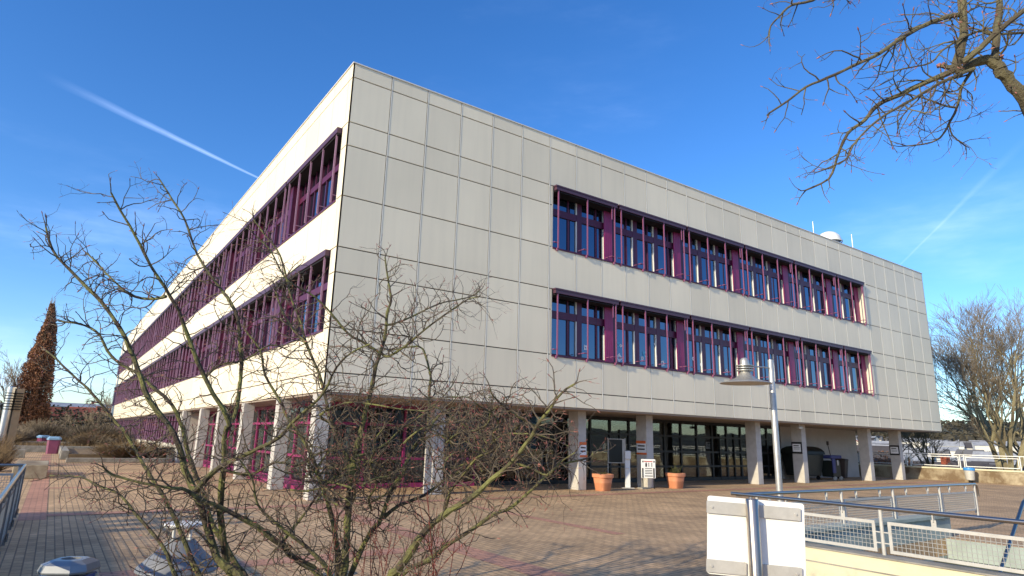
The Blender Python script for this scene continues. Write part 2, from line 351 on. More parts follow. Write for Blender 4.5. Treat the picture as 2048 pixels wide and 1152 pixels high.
# red bands laid in the paving
mb=MB(); z0,z1=.0005,.004
def band(x0,x1,y0,y1,z=z1): mb.add([(x0,y0,z),(x1,y0,z),(x1,y1,z),(x0,y1,z)],[(0,1,2,3)])
bx=[(-5.68,-5.27),(-.44,.0),(3.0,3.25)]
by=[(-14.2,-13.8),(-7.3,-6.9),(-1.0,-.6),(5.6,6.0),(12.0,12.4),(19,19.4),(26,26.4)]
for a,b in bx:
    y1=-1.0 if a>-1 else 33
    if a<-5: band(a,b,-1.5,33)
    elif 2<a<8: band(a,b,-7.3,-1.0)
    else: band(a,b,-30,y1)
for c,d in by:
    if d<-13: band(-5.2,2.1,c,d,.008)
    elif d<-6: band(-5.27,-.44,c,d); 
    elif d<0: band(-5.27,35,c,d,.008)
    else: band(-5.27,-.3,c,d)
mb.build('paving_bands','paver',kind='structure',recalc=False)
# ---------------------------------------------------------------- the school building
H0,H1,H2,H3,H4,H5,H6,H7,H8,H9=11.977,11.528,10.132,9.423,7.934,6.480,5.775,4.292,3.135,2.662
LX_=36.0; LY_=75.9; PW=1.2; PL=1.22424; L1=.312
school=thing('school_building','long cream panelled school building with purple window bands raised on concrete columns','building')
TR_=lambda s,d,z:(s,-d,z)        # right facade: s along +x, d outward, z up
TL_=lambda s,d,z:(-d,s,z)        # left facade
def facade(T,joints,send,win,first):
    """cladding panels and joint profiles, returns nothing"""
    rows=[(H1,H0),(H2,H1),(H3,H2),(H4,H3),(H5,H4),(H6,H5),(H7,H6),(H8,H7),(H9,H8)]
    pa=MB(); jo=pa
    g=.016
    js=joints
    for (z0,z1) in rows:
        inwin=(z0,z1) in ((H3,H2),(H4,H3),(H6,H5),(H7,H6))
        for a,b in zip(js[:-1],js[1:]):
            segs=[(a,b)]
            if inwin:
                segs=[]
                if a<win[0]: segs.append((a,min(b,win[0])))
                if b>win[1]: segs.append((max(a,win[1]),b))
            for (p,q) in segs:
                if q-p<.03: continue
                pa.box((p+(.007 if p>js[0] else 0),-.035,z0+.032 if z0>H9 else z0),(q-((.018 if send<50 else .006) if q<send else 0),0.0,z1),0,T)
    for s in (js[1:-1] if send<50 else []):
        for z0,z1 in ((H9,H0),):
            spans=[(H9,H0)]
            if win[0]<s<win[1]: spans=[(H9,H7),(H5+.001,H4),(H2,H0)]
            for a,b in spans: jo.box((s+.004,-.02,a+.01),(s+.022,.006,b-.01),1,T)
    return pa,jo
jr=[i*PW for i in range(31)]
pa,jo=facade(TR_,jr,LX_,(7.33,28.5),0)
o=pa.build('cladding',['clad','jprof'],school,label='shaded grey cream panel cladding of the long front with window bands near its middle')
jl=[0,L1]+[L1+PL*i for i in range(1,62)]+[LY_]
pa,jo=facade(TL_,jl,LY_,(.42,75.55),0)
o=pa.build('cladding',['clad','joint'],school,label='sunlit cream panel cladding of the receding side facade')
# fine dark joints only on that side
# structural body behind the panels (openings at the window bands)
mb=MB()
t0,t1=.036,.46
def body(a,b): mb.box(a,b)
for z0,z1 in ((H9+.001,H7),(H5,H4),(H2,H0-.01)):
    mb.box((t0,t0,z0),(LX_-.03,t1,z1)); mb.box((t0,t1,z0),(t1,LY_-.03,z1)); mb.box((LX_-t1,t1,z0),(LX_-.03,LY_-.03,z1)); mb.box((t1,LY_-t1,z0),(LX_-t1,LY_-.03,z1))
for z0,z1 in ((H7,H5),(H4,H2)):
    mb.box((t0,t0,z0),(.30,.42,z1)); mb.box((.30,t0,z0),(7.33,t1,z1)); mb.box((28.5,t0,z0),(LX_-.03,t1,z1))
    mb.box((LX_-t1,t1,z0),(LX_-.03,LY_-.03,z1)); mb.box((t1,LY_-t1,z0),(LX_-t1,LY_-.03,z1)); mb.box((t0,75.55,z0),(t1,LY_-.03,z1))
mb.build('wall','joint',school)
# reveals
for z0,z1 in ((H7,H5),(H4,H2)):
    for a,b in (((28.47,.0),(28.499,.5)),((7.331,.0),(7.36,.5)),((.0,.42),(.44,.449))):
        mb=MB(); mb.box((*a,z0),(*b,z1)); mb.build('window_reveal','reveal',school)
mb=MB()
for z in (H7,H4):
    mb.box((7.36,-.03,z-.05),(28.47,.46,z+.004)); mb.box((-.03,.45,z-.05),(.46,75.5,z+.004))
mb.build('window_sill','purple',school)
# far end wall, floors, roof
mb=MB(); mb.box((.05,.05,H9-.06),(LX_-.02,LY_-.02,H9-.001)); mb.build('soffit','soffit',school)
mb=MB()
for z in (H7,H4): mb.box((.5,.5,z-.3),(LX_-.5,LY_-.5,z-.06)); 
for z in (H5,H2): mb.box((.5,.5,z+.03),(LX_-.5,LY_-.5,z+.2))
mb.build('floor_slab','render',school)
mb=MB(); mb.box((.47,.47,11.3),(LX_-.47,LY_-.47,11.5)); mb.build('roof','roof',school)
mb=MB(); c=.03
mb.box((-c,-c,H0),(LX_+c,.48,H0+.035)); mb.box((-c,.48,H0),(.48,LY_+c,H0+.035)); mb.box((LX_-.48,.48,H0),(LX_+c,LY_+c,H0+.035)); mb.box((.48,LY_-.48,H0),(LX_-.48,LY_+c,H0+.035))
mb.build('roof_coping','jprof',school)
mb=MB(); mb.box((LX_-.03,0,H9),(LX_,LY_,H0-.001)); mb.box((0.0,LY_-.03,H9),(LX_-.03,LY_,H0-.001)); mb.build('end_wall','clad',school)
# dark rooms behind the upper windows with pale blinds here and there
mb=MB()
for z0,z1 in ((H7,H5),(H4,H2)): mb.box((5.5,4.5,z0),(LX_-.6,4.6,z1)); mb.box((4.5,5,z0),(4.6,LY_-1,z1))
mb.build('inner_wall','dark',school)
# ---- window bays
def bay(T,s0,L,n,zb,zt,name,glass,shared=None,first=False):
    """one window bay of n lights, returns frame object"""
    mb=MB(); dp=-.36; off=.17
    lw=(L-2*off)/n; ht=zt-zb; tz=zb+1.31
    mb.box((0,dp-.08,zb),(L-.27,dp,zb+.10),0,T); mb.box((0,dp-.08,zt-.16),(L-.27,dp,zt),0,T)   # sill, head
    mb.box((0,dp-.08,tz),(L-.27,dp+.01,tz+.25),0,T)                              # transom
    for i in range(n+1):
        s=off+lw*i
        w=.11
        if i<n or True: mb.box((s-w,dp-.08,zb),(min(s+w,L-.27),dp+.02,zt),0,T) if s-w<L-.27 else None
        if 0<i: mb.box((s-w-.035,dp-.04,zb+.1),(s-w-.002,dp+.012,tz),1,T); mb.box((s-w-.035,dp-.04,tz+.25),(s-w-.002,dp+.012,zt-.16),1,T)
        if i<n:
            mb.box((s+lw*.60,dp-.06,zb+.1),(s+lw*.60+.055,dp-.01,zt-.1),0,T)
    # bottom stays
    fr=mb.build('window',['purple','wstrip'],school)
    g=MB(); g.box((0.0,dp-.055,zb+.05),(L-.27,dp-.045,zt-.1),0,T); g.build('glass_pane',glass,fr,recalc=True)
    zs=[off+lw*i for i in range(n+1)]
    for i,s in enumerate(zs):
        r=MB(); r.box((s-.02,.075,zb-.02),(s+.02,.115,zt-.06),0,T)
        if s<L-.5 or True:
            r.box((s-.15,-.02 if i else 0.02,zb+.17),(s-.02,.085,zb+.195),0,T) 
            r.box((s-.16,-.30,zb+.165),(s-.13,.0,zb+.19),0,T) if i else None
        if i==n: r.box((s-.14,.075,zt-.62),(s-.10,.10,zt-.1),0,T)
        r.build('guide_rail','rod',fr)
    for i,s in enumerate(zs):
        bkt=MB(); bkt.box((s-.03,.0,zb-.10),(s+.03,.075,zb-.012),0,T); bkt.build('rail_bracket','rod',fr)
    a=MB(); a.box((.06,-.04,zt-.14),(L-.05,.13,zt+.01),0,T); a.box((.03,.0,zt-.02),(L-.03,.15,zt+.03),0,T)
    a.box((.05,-.34,zt-.20),(L-.05,.10,zt-.172),1,T)
    ab=a.build('awning_box',['awning','slot'],fr)
    f=MB()
    f.box((L-.28,-.44,zb),(L-.002,-.30,zt-.0),0,T)
    for k in range(4): f.box((L-.275+k*.1,-.299,zb),(L-.365+k*.1,-.25,zt-.18),0,T)
    f.build('window_pier','magenta',fr)
    return fr
def side_bay(T,s0,L,n,zb,zt,glass):
    """bay on the side facade: more and deeper fins, seen obliquely"""
    mb=MB(); dp=-.30; off=.2; lw=(L-.5)/n; tz=zb+1.31
    mb.box((0,dp-.08,zb),(L,dp,zb+.10),0,T); mb.box((0,dp-.08,zt-.16),(L,dp,zt),0,T); mb.box((0,dp-.08,tz),(L,dp+.01,tz+.2),2,T)
    for i in range(n+1):
        s=off+lw*i
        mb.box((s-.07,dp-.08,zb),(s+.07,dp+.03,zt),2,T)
        if i<n: mb.box((s+lw*.55,dp-.06,zb+.1),(s+lw*.55+.05,dp-.01,zt-.1),0,T)
    fr=mb.build('window',['purple','wstrip','plum'],school)
    g=MB(); g.box((0.0,dp-.055,zb+.05),(L,dp-.045,zt-.1),0,T); g.build('glass_pane',glass,fr)
    r=MB()
    for i in range(n+1):
        s=off+lw*i; r.box((s-.014,.05,zb-.02),(s+.014,.10,zt-.06),0,T); r.box((s-.012,-.28,zb+.2),(s+.012,.06,zb+.225),0,T)
    r.build('guide_rail','rodd',fr)
    f=MB(); f.box((L-.30,-.40,zb),(L+.0-.002,-.06,zt),0,T)
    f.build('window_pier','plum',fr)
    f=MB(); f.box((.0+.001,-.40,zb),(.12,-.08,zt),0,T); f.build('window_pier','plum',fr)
    a=MB(); a.box((.06,-.04,zt-.15),(L-.05,.13,zt+.02),0,T); a.box((.05,-.34,zt-.20),(L-.05,.09,zt-.152),1,T); a.build('awning_box',['awning','slot'],fr)
    return fr
def put(o,loc):
    o.location=loc
E5=[7.36,10.36,14.19,18.02,21.85,25.68,28.46]
for zb,zt in ((H7,H5),(H4,H2)):
    base=None
    for i,(a,b) in enumerate(zip(E5[:-1],E5[1:])):
        n=3 if 0<i<5 else 2
        if i in (0,5) or base is None:
            w=bay(TR_,a,b-a,n,zb,zt,'window','pane'); w.location=(a,0,0)
            if 0<i<5: base=w
        else:
            w=copy_tree(base,parent=school,loc=(a,0,0))
    base=None
    for i in range(15):
        s=.46+5.005*i
        if base is None: base=side_bay(TL_,0,5.005,4,zb,zt,'paneL'); base.location=(0,s,0)
        else: copy_tree(base,parent=school,loc=(0,s,0))
# ground floor of the side wing, enclosed part
mb=MB(); mb.box((.25,24,.0),(.6,LY_-.3,.85)); mb.box((.25,LY_-.6,.85),(.6,LY_-.3,H9-.07)); mb.box((.25,23.7,0),(3,24,H9-.07)); mb.build('plinth_wall','reveal',school)
base=None
for i in range(10):
    s=24.2+5.005*i
    if base is None: base=side_bay(lambda s,d,z:(.3-d,s,z),0,5.005,4,.85,H9-.07,'paneL'); base.location=(0,s,0)
    else: copy_tree(base,parent=school,loc=(0,s,0))
# columns
mb=MB(); mb.box((-.18,-.26,0),(.18,.26,H9-.06)); 
cb=mb.build('column','conc',school,bevel=.015); cb.location=(9.35,1.0,0)
for x in (3.81,12.68,19.45,22.97,29.1,32.45): 
    c=cb.copy(); COL.objects.link(c); c.parent=school; c.location=(x,1.0,0)
mb=MB(); mb.box((-.18,-.16,0),(.20,.20,H9-.06)); cb2=mb.build('column','conc',school,bevel=.015); cb2.location=(.12,.40,0)
for y in (3.8,8.2,12.3,16.3,21.2):
    c=cb2.copy(); COL.objects.link(c); c.parent=school; c.location=(.13,y,0)
# glazed ground floor: long side entrance front at y = 3.4 .. and side front at x = 1.2
def storefront(T,s0,s1,mod,fm,name,bars,door=(),curt=None,base=None):
    mb=MB(); L=s1-s0; n=max(1,round(L/mod)); m=L/n; ht=H9-.07
    mb.box((0,-.04,0),(L,.04,.14),0,T); mb.box((0,-.04,ht-.12),(L,.04,ht),0,T)
    for i in range(n+1):
        w=.045
        mb.box((m*i-w if i else 0,-.05,.0),(m*i+w if i<n else L,.05,ht),0,T)
    for z in bars: mb.box((0,-.045,z-.04),(L,.045,z+.04),0,T)
    for k in door:
        mb.box((m*k+.48*m,-.045,0),(m*k+.52*m,.055,2.1),0,T); mb.box((m*k+.44*m,.05,.95),(m*k+.455*m,.09,1.35),0,T)
    o=mb.build(name,fm,school)
    g=MB(); g.box((0,-.008,.1),(L,.008,ht-.1),0,T); g.build('glass_pane','shop',o)
    return o
YF=3.45; XF=1.25
sf=storefront(TR_,0,5.5,1.35,'magenta','shopfront',(.9,1.95)); sf.location=(XF,YF,0)
sf=storefront(TR_,0,5.4,1.8,'black','shopfront',(.75,1.95)); sf.location=(XF+5.5,YF,0)
sf=storefront(TR_,0,13.1,1.09,'black','shopfront',(.62,1.25,1.92),door=(1,2,7,8,9)); sf.location=(12.15,YF,0)
sf=storefront(TL_,0,20.2,1.25,'magenta','shopfront',(.9,1.95)); sf.location=(XF,YF,0)
mb=MB(); mb.box((25.26,3.35,0),(32.9,3.62,H9-.06)); mb.box((32.63,3.62,0),(32.9,30,H9-.06)); mb.build('side_wall','render',school)
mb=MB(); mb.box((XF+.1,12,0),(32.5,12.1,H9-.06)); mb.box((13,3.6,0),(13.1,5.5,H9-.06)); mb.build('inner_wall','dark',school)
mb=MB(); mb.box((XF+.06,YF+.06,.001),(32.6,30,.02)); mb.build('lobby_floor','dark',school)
# curtains hang in folds behind the corner glass
def curtain(T,s0,s1,z0,z1,mt):
    mb=MB(); n=int((s1-s0)/.05); 
    for i in range(n):
        a=s0+(s1-s0)*i/n; b=s0+(s1-s0)*(i+1)/n; da=.04*math.sin(i*1.3)+.02*math.sin(i*.37); db=.04*math.sin((i+1)*1.3)+.02*math.sin((i+1)*.37)
        mb.add([T(a,-.25+da,z0),T(b,-.25+db,z0),T(b,-.25+db,z1),T(a,-.25+da,z1)],[(0,1,2,3)])
    return mb
for a,b in ((.15,1.9),(2.6,4.0),(4.4,5.3)):
    o=curtain(TR_,a,b,.15,2.5,0).build('curtain','curtain',school,recalc=False); o.location=(XF,YF,0)
for a,b in ((.3,4.4),(5.2,9.5),(10,14),(14.5,19.8)):
    o=curtain(TL_,a,b,.15,2.5,0).build('curtain','curt2',school,recalc=False); o.location=(XF,YF,0)
mb=MB(); mb.box((.55,3.3,.0),(1.24,23.6,.12)); mb.build('base_strip','magenta',school)
# roof things
sk=MB(); sk.lathe([(0,.62),(.25,.60),(.50,.50),(.72,.30),(.78,.12),(.80,0)],(0,0,0),24); sk.lathe([(.86,0),(.86,-.08),(.8,-.08)],(0,0,0),24)
k=thing('roof_ventilator','pale rounded ventilator hood standing on the flat roof between two thin rods','ventilator',(28.1,1.35,12.72))
k.scale=(.8,.8,.9); sk.build('hood','white',k,smooth=True)
b_=MB(); b_.lathe([(.62,-.08),(.62,-1.05),(.7,-1.05)],(0,0,0),20); b_.build('base','galv',k,smooth=True)
for (x,z,l) in ((26.3,13.45,'thin lightning rod left of the roof ventilator'),(30.4,13.6,'thin lightning rod right of the roof ventilator near the roof end')):
    y=1.2
    m_=MB(); m_.cyl((x,y,11.5),(x,y,z),.026,6,0,.016); m_.cyl((x,y,11.5),(x,y,11.62),.15,10)
    tag(m_.build('lightning_rod','galv'),l,'lightning rod')
# spot lamp under the soffit
k=thing('flood_lamp','small pale flood lamp hanging from the soffit above the black-framed notice column','lamp',(22.2,.45,2.66))
m_=MB(); m_.box((-.02,-.02,-.20),(.02,.02,0)); m_.build('bracket','white',k)
m_=MB(); m_.box((-.16,-.09,-.28),(.14,.09,-.16)); m_.build('housing','galvp',k,bevel=.03)
# ---------------------------------------------------------------- railings
def tube_pts(mb,pts,r,n=10,mi=0): mb.tube([Vector(p) for p in pts],[r]*len(pts),n,mi)
def railing(name,label,cat,A,B,zt,zb,posts,panel=(.12,.05),group=None,cell=.055,side=1,end_drop=False,fm='galvp',frame=True,postlow=None,ext=0.0):
    """handrail from A to B (xy) at height zt, posts at parameters, wire mesh panels in flat frames between posts"""
    A=Vector((A[0],A[1],0)); B=Vector((B[0],B[1],0)); d=(B-A); L=d.length; d.normalize(); nrm=Vector((-d.y,d.x,0))*side
    root=thing(name,label,cat,(A.x,A.y,0),0,group)
    P=lambda s,o,z: tuple(d*s+nrm*o+Vector((0,0,z)))
    mb=MB(); pts=[P(-ext,0,zt),P(L,0,zt)]
    if end_drop: pts=[P(0,0,zt),P(L-.1,0,zt),P(L-.03,0,zt-.03),P(L,0,zt-.10),P(L,0,zt-.25)]
    tube_pts(mb,pts,.024,12); mb.build('handrail','steeld',root,smooth=True)
    pl=postlow if postlow is not None else zb
    for s in posts:
        mb=MB(); tube_pts(mb,[P(s,0.0,pl),P(s,0.0,zt-.10),P(s,0,zt-.02)],.021,10); 
        mb.box((-.05,-.006,-.05),(.05,.006,.05),0,lambda a,b,c:P(s+a,.03+b,pl+.10+c))
        mb.build('post','galvshade' if fm=='galvshade' else 'galvp',root,smooth=True)
    ps=sorted(posts)
    for a,b in zip(ps[:-1],ps[1:]):
        a2,b2=a+.07,b-.07; z0,z1=zb+.03,zt-.14; w=.035 if frame else .012
        f=MB()
        for (s0,s1,q0,q1) in ((a2,b2,z0,z0+w),(a2,b2,z1-w,z1),(a2,a2+w,z0+w,z1-w),(b2-w,b2,z0+w,z1-w)):
            f.box((s0,-.008,q0),(s1,.008,q1),0,P)
        k=max(2,int((b2-a2)/.75))
        for i in range(k):
            s=a2+(b2-a2)*(i+.5)/k; f.box((s-.025,-.004,z1),(s+.025,.004,z1+.07),0,P); f.box((s-.006,-.02,z1+.05),(s+.006,.02,zt-.02),0,P)
        for z in (z0+.1,z1-.12):
            f.box((a,-.006,z-.006),(a2,.006,z+.006),0,P); f.box((b2,-.006,z-.006),(b,.006,z+.006),0,P)
        fo=f.build('mesh_panel',fm,root)
        m=MB(); r=.0026
        n=int((b2-a2-2*w)/cell)
        for i in range(1,n+1):
            s=a2+w+i*cell; m.box((s-r,-r,z0+w),(s+r,r,z1-w),0,P)
        n=int((z1-z0-2*w)/cell)
        for i in range(1,n+1):
            z=z0+w+i*cell; m.box((a2+w,-r-.004,z-r),(b2-w,r-.004,z+r),0,P)
        m.build('wire_mesh','mesh',fo,recalc=False)
    return root
railing('stair_railing','long handrail with wire mesh panels on the cream wall beside the white sign','railing',(2.44,-10.22),(2.30,-17.0),.945,.44,[.35,1.95,4.0,6.2],cell=.045,postlow=.28,ext=.05)
railing('stair_railing','steel railing with fine mesh along the far edge of the stair well','railing',(2.46,-10.24),(10.7,-10.24),.93,.38,[.3,2.75,4.5,6.4,8.1],cell=.04,end_drop=True,postlow=.30)
railing('stair_railing','steel railing with mesh at the left picture edge running along the paving','railing',(-5.72,-1.4),(-5.72,-13.4),.93,.16,[.05,1.7,3.3,4.9,6.5,8.1,9.7,11.3],cell=.05,postlow=.05,fm='galvshade')
railing('stair_railing','short steel railing with pale sunlit mesh crossing the far end of the left stair opening','railing',(-5.74,-1.38),(-12.9,-1.38),.93,.25,[.05,1.8,3.6,5.4,7.1],cell=.04,postlow=.05)
# ---------------------------------------------------------------- right stair well: parapet walls, side walls, steps
mb=MB(); mb.box((2.22,-17.2,-.0),(2.449,-10.12,.43)); 
o=mb.build('parapet_wall','cream'); tag(o,'low cream painted parapet wall carrying the near handrail behind the white sign board','wall')
mb=MB(); mb.box((2.215,-17.2,.27),(2.2195,-10.12,.285)); mb.build('wall_groove','copc',o)
mb=MB(); mb.box((2.20,-17.2,.43),(2.47,-10.10,.445)); mb.build('wall_coping','copc',o)
mb=MB(); mb.box((2.45,-10.349,-3.0),(8.9,-10.12,.36)); mb.box((2.40+.1,-10.40,.36),(8.9,-10.08,.41)); 
o=mb.build('stair_well_wall','well'); tag(o,'pale greenish concrete wall of the stair well below the far mesh railing','wall')
mb=MB(); mb.box((2.4,-17.2,-3),(2.449,-10.35,-.301)); mb.box((8.565,-16.4,-3),(8.597,-10.36,-.004)); mb.box((8.61,-17.2,-3),(8.8,-10.35,-.301)); mb.box((2.449,-10.6,-3.1),(8.61,-10.35,-3.0)); mb.box((2.45,-17.0,-3.1),(8.6,-10.36,-2.9))
o=mb.build('stair_well_lining','well'); o['kind']='structure'
mb=MB()
mb.box((6.0,-14.0,-2.9),(8.6,-13.8,.0)); mb.box((2.46,-13.7,-2.89),(8.59,-10.36,-.85)); mb.add([(3.4,-14.0,-1.2),(6.0,-14.0,-1.2),(6.0,-13.8,-1.2),(3.4,-13.8,-1.2),(3.4,-14.0,-1.1),(6.0,-14.0,.0),(6.0,-13.8,.0),(3.4,-13.8,-1.1)],[(0,3,2,1),(4,5,6,7),(0,1,5,4),(1,2,6,5),(2,3,7,6),(3,0,4,7)])
o=mb.build('stair_cheek_wall','well'); tag(o,'pale concrete cheek wall beside the steps under the dark sloping handrail','wall')
mb=MB()
for i in range(12):
    x=7.9-i*.34; mb.box((x-.34,-16.4,-2.89),(x,-14.02,-.17*(i+1)))
o=mb.build('outdoor_steps','well'); tag(o,'worn concrete steps going down inside the stair well at the right edge','steps')
k=thing('stair_handrail','bent steel handrail sloping down the steps at the right edge','handrail',(0,0,0))
mb=MB(); tube_pts(mb,[(8.75,-11.9,.02),(8.68,-11.9,.78),(8.62,-11.9,.84),(8.5,-11.9,.87),(7.9,-11.9,.85),(7.75,-11.9,.80),(5.2,-11.9,-.95),(4.9,-11.9,-1.1)],.028,10); mb.build('rail','steeld',k,smooth=True)
mb=MB()
for x,z in ((6.4,-.12),): tube_pts(mb,[(x,-11.9,z),(x,-12.0,z-.15),(x,-12.0,z-.6)],.015,8)
mb.build('support','galvp',k)
# concrete kerbs round the left opening
mb=MB(); mb.box((-5.95,-14,-3),(-5.80,-1.35,.10)); mb.box((-13.1,-1.5,-3),(-5.95,-1.3,.10)); mb.box((-13.15,-14,-3),(-13,-1.5,.1)); mb.box((-13,-14.2,-3),(-5.95,-14,.1)); mb.box((-13,-14,-3),(-5.95,-1.5,-2.8))
o=mb.build('stair_opening_kerb','copc'); o['kind']='structure'
# ---------------------------------------------------------------- sign board (its blank back) on a post
Bc=lambda p,q,t:[p[i]+(q[i]-p[i])*t for i in range(3)]
TLp=Vector((-1.42,-12.78,1.235)); TRp=Vector((-.90,-13.22,1.20)); BLp=Vector((-1.39,-12.76,.735)); 
ex=(TRp-TLp); wid=ex.length; ex.normalize(); ez=Vector((0,0,1)); ez=(ez-ex*ez.dot(ex)).normalized(); en=ex.cross(ez).normalized()  # towards camera?
if en.dot(Vector((-5.4,-15.9,1.6))-TLp)<0: en=-en
k=thing('sign_post','white square sign seen from behind, clamped to a polished steel post with four grey plates','sign',(0,0,0))
P=lambda a,b,c: tuple(TLp+ex*a+en*b+ez*c)
HB=.535
def rounded(mb,x0,x1,z0,z1,b0,b1,r=.03):
    pts=[]
    for cx,cz,a0 in ((x1-r,z1-r,0),(x0+r,z1-r,90),(x0+r,z0+r,180),(x1-r,z0+r,270)):
        for i in range(5): a=R(a0+i*22.5); pts.append((cx+r*math.cos(a),cz+r*math.sin(a)))
    n=len(pts); vs=[P(x,b0,z) for x,z in pts]+[P(x,b1,z) for x,z in pts]
    mb.add(vs,[tuple(range(n))[::-1],tuple(range(n,2*n))]+[(i,(i+1)%n,n+(i+1)%n,n+i) for i in range(n)])
mb=MB(); rounded(mb,0,wid,-HB,0,-.010,0.0,.02); mb.build('board','board',k)
for z in (-.035,-.435):
    for (x0,x1) in ((-.008,wid*.395),(wid*.50,wid*.955)):
        mb=MB(); rounded(mb,x0,x1,z-.085,z,.002,.018,.006)
        xs=x0+.035 if x0<.1 else x1-.035
        c0=P(xs,.018,z-.042); c1=P(xs,.026,z-.042); mb.cyl(c0,c1,.009,8)
        mb.build('clamp_plate','galvp',k,smooth=True)
pb=TLp+ex*(wid*.44)+en*.055
mb=MB(); mb.lathe([(.0,1.225),(.040,1.225),(.0445,1.219),(.0445,0)],(pb.x,pb.y,0),28); mb.build('post','steeld',k,smooth=True)
mb=MB(); mb.box((wid*.478,.004,-.50),(wid*.495,.05,-.03),0,lambda a,b,c:P(a,b,c)); mb.build('rear_bar','galvp',k)
# ---------------------------------------------------------------- street lamp
k=thing('street_lamp','grey street lamp with a ringed cone shade on a short arm','street lamp',(9.77,-6.24,0))
mb=MB(); mb.lathe([(.10,0),(.10,.02),(.082,.03),(.078,3.0),(.072,3.02),(.072,3.80),(.066,3.82),(0,3.82)],(0,0,0),24); mb.build('pole','galv',k,smooth=True)
mb=MB(); mb.cyl((0,0,3.60),(-1.14,0,3.57),.020,8); mb.build('arm','galv',k,smooth=True)
hx=-1.14
mb=MB(); mb.lathe([(0,3.77),(.07,3.755),(.11,3.70),(.115,3.62),(.125,3.40),(.16,3.33),(.26,3.24),(.42,3.18),(.62,3.13),(.63,3.115),(.60,3.115),(.30,3.17),(.1,3.2),(0,3.2)],(hx,0,0),36); mb.build('lamp_shade','alu',k,smooth=True)
for z in (3.56,3.50,3.44):
    mb=MB(); mb.lathe([(.12,z+.012),(.215,z+.008),(.215,z-.008),(.12,z-.012)],(hx,0,0),28); mb.build('cooling_ring','alu',k,smooth=True)
# ---------------------------------------------------------------- low cone luminaire behind the shrub
k=thing('cone_vent','low grey metal cone with white posts under a flat round cap','vent',(-4.19,-8.48,0)); k.scale=(.9,.9,.93)
mb=MB(); mb.lathe([(.40,.26),(.42,.28),(.41,.31),(.24,.46),(.17,.54),(.13,.58),(.10,.58),(.1,.3),(.3,.27)],(0,0,0),40); mb.build('cone','greycone',k,smooth=True)
mb=MB(); mb.lathe([(.16,0),(.16,.30)],(0,0,0),24); mb.build('base','greycone',k,smooth=True)
for i in range(4):
    a=i*math.pi/2+.6; mb=MB(); mb.cyl((.12*math.cos(a),.12*math.sin(a),.54),(.12*math.cos(a),.12*math.sin(a),.73),.014,8); mb.build('post','white',k,smooth=True)
mb=MB(); mb.lathe([(0,.745),(.19,.745),(.20,.735),(.20,.715),(.19,.705),(0,.705)],(0,0,0),32); mb.build('cap','white',k,smooth=True)
# ---------------------------------------------------------------- bins
def octo(r,z,c=.55,sx=1,sy=1):
    a=r; b=r*c; return [(x*sx,y*sy,z) for x,y in ((a,-b),(a,b),(b,a),(-b,a),(-a,b),(-a,-b),(-b,-a),(b,-a))]
def bin_near():
    k=thing('waste_bin','grey faceted lid on a litter bin with blue bag at bottom left','litter bin',(-5.185,-10.56,0),R(-30)); k.scale=(.70,.70,1)
    z=.742
    mb=MB(); rings=[octo(.215,z-.062),octo(.22,z-.05),octo(.20,z-.01),octo(.13,z+.012)]
    vs=sum(rings,[]); fs=[]
    for i in range(3):
        for j in range(8): fs.append((i*8+j,i*8+(j+1)%8,(i+1)*8+(j+1)%8,(i+1)*8+j))
    # opening
    n=24; ring=[(.085*math.cos(2*math.pi*j/n),.075*math.sin(2*math.pi*j/n),z+.014) for j in range(n)]; low=[(x,y,z-.12) for x,y,_ in ring]
    vs+=ring+low; 
    for j in range(n):
        q=int(((j+.5)/n*8+1.0))%8
        fs.append((32+j,32+(j+1)%n,32+n+(j+1)%n,32+n+j))
    for j in range(8):
        a=24+j; b=24+(j+1)%8
        # fan to ring
        ang=lambda v:math.atan2(v[1],v[0])%(2*math.pi)
        pass
    for j in range(n):
        mid=2*math.pi*(j+.5)/n
        # nearest outer vertex
        best=min(range(8),key=lambda q:abs(((math.atan2(rings[3][q][1],rings[3][q][0])-mid+math.pi)%(2*math.pi))-math.pi))
        nxt=min(range(8),key=lambda q:abs(((math.atan2(rings[3][q][1],rings[3][q][0])-(2*math.pi*(j+1.5)/n)+math.pi)%(2*math.pi))-math.pi))
        fs.append((32+j,32+(j+1)%n,24+best))
        if nxt!=best: fs.append((32+(j+1)%n,24+nxt,24+best))
    mb.add(vs,fs); mb.build('lid','binlid',k)
    mb=MB(); mb.lathe([(.0,z-.004),(.083,z-.004)],(0,0,0),20); mb.build('hole','slot',k)
    mb=MB(); a=octo(.195,.06); b=octo(.20,z-.08); mb.add(a+b,[tuple(range(8))[::-1],tuple(range(8,16))]+[(j,(j+1)%8,8+(j+1)%8,8+j) for j in range(8)]); mb.build('bag','binb',k)
    mb=MB()
    for x,y in ((.19,-.10),(-.19,-.10),(.19,.1),(-.19,.1)): mb.box((x-.022,y-.022,0),(x+.022,y+.022,z-.09))
    mb.build('frame','bincream',k)
bin_near()
def bin_purple(loc,label,s=1,rz=0):
    k=thing('waste_bin',label,'litter bin',loc,rz)
    mb=MB(); a=octo(.27*s,.0,.7); b=octo(.30*s,.72*s,.7); mb.add(a+b,[tuple(range(8))[::-1],tuple(range(8,16))]+[(j,(j+1)%8,8+(j+1)%8,8+j) for j in range(8)]); mb.build('body','binp',k)
    mb=MB(); a=octo(.33*s,.72*s,.7); b=octo(.34*s,.80*s,.7); c=octo(.24*s,.90*s,.7); mb.add(a+b+c,[tuple(range(8))[::-1],tuple(range(16,24))]+[(i*8+j,i*8+(j+1)%8,(i+1)*8+(j+1)%8,(i+1)*8+j) for i in range(2) for j in range(8)]); mb.build('lid','lblue',k)
bin_purple((-5.25,33.6,.0),'nearer purple litter bin with pale blue lid at the end of the paving',1.15)
bin_purple((-5.9,44.5,.0),'farther purple litter bin with pale blue lid beside the dry shrubs',1.1,.4)
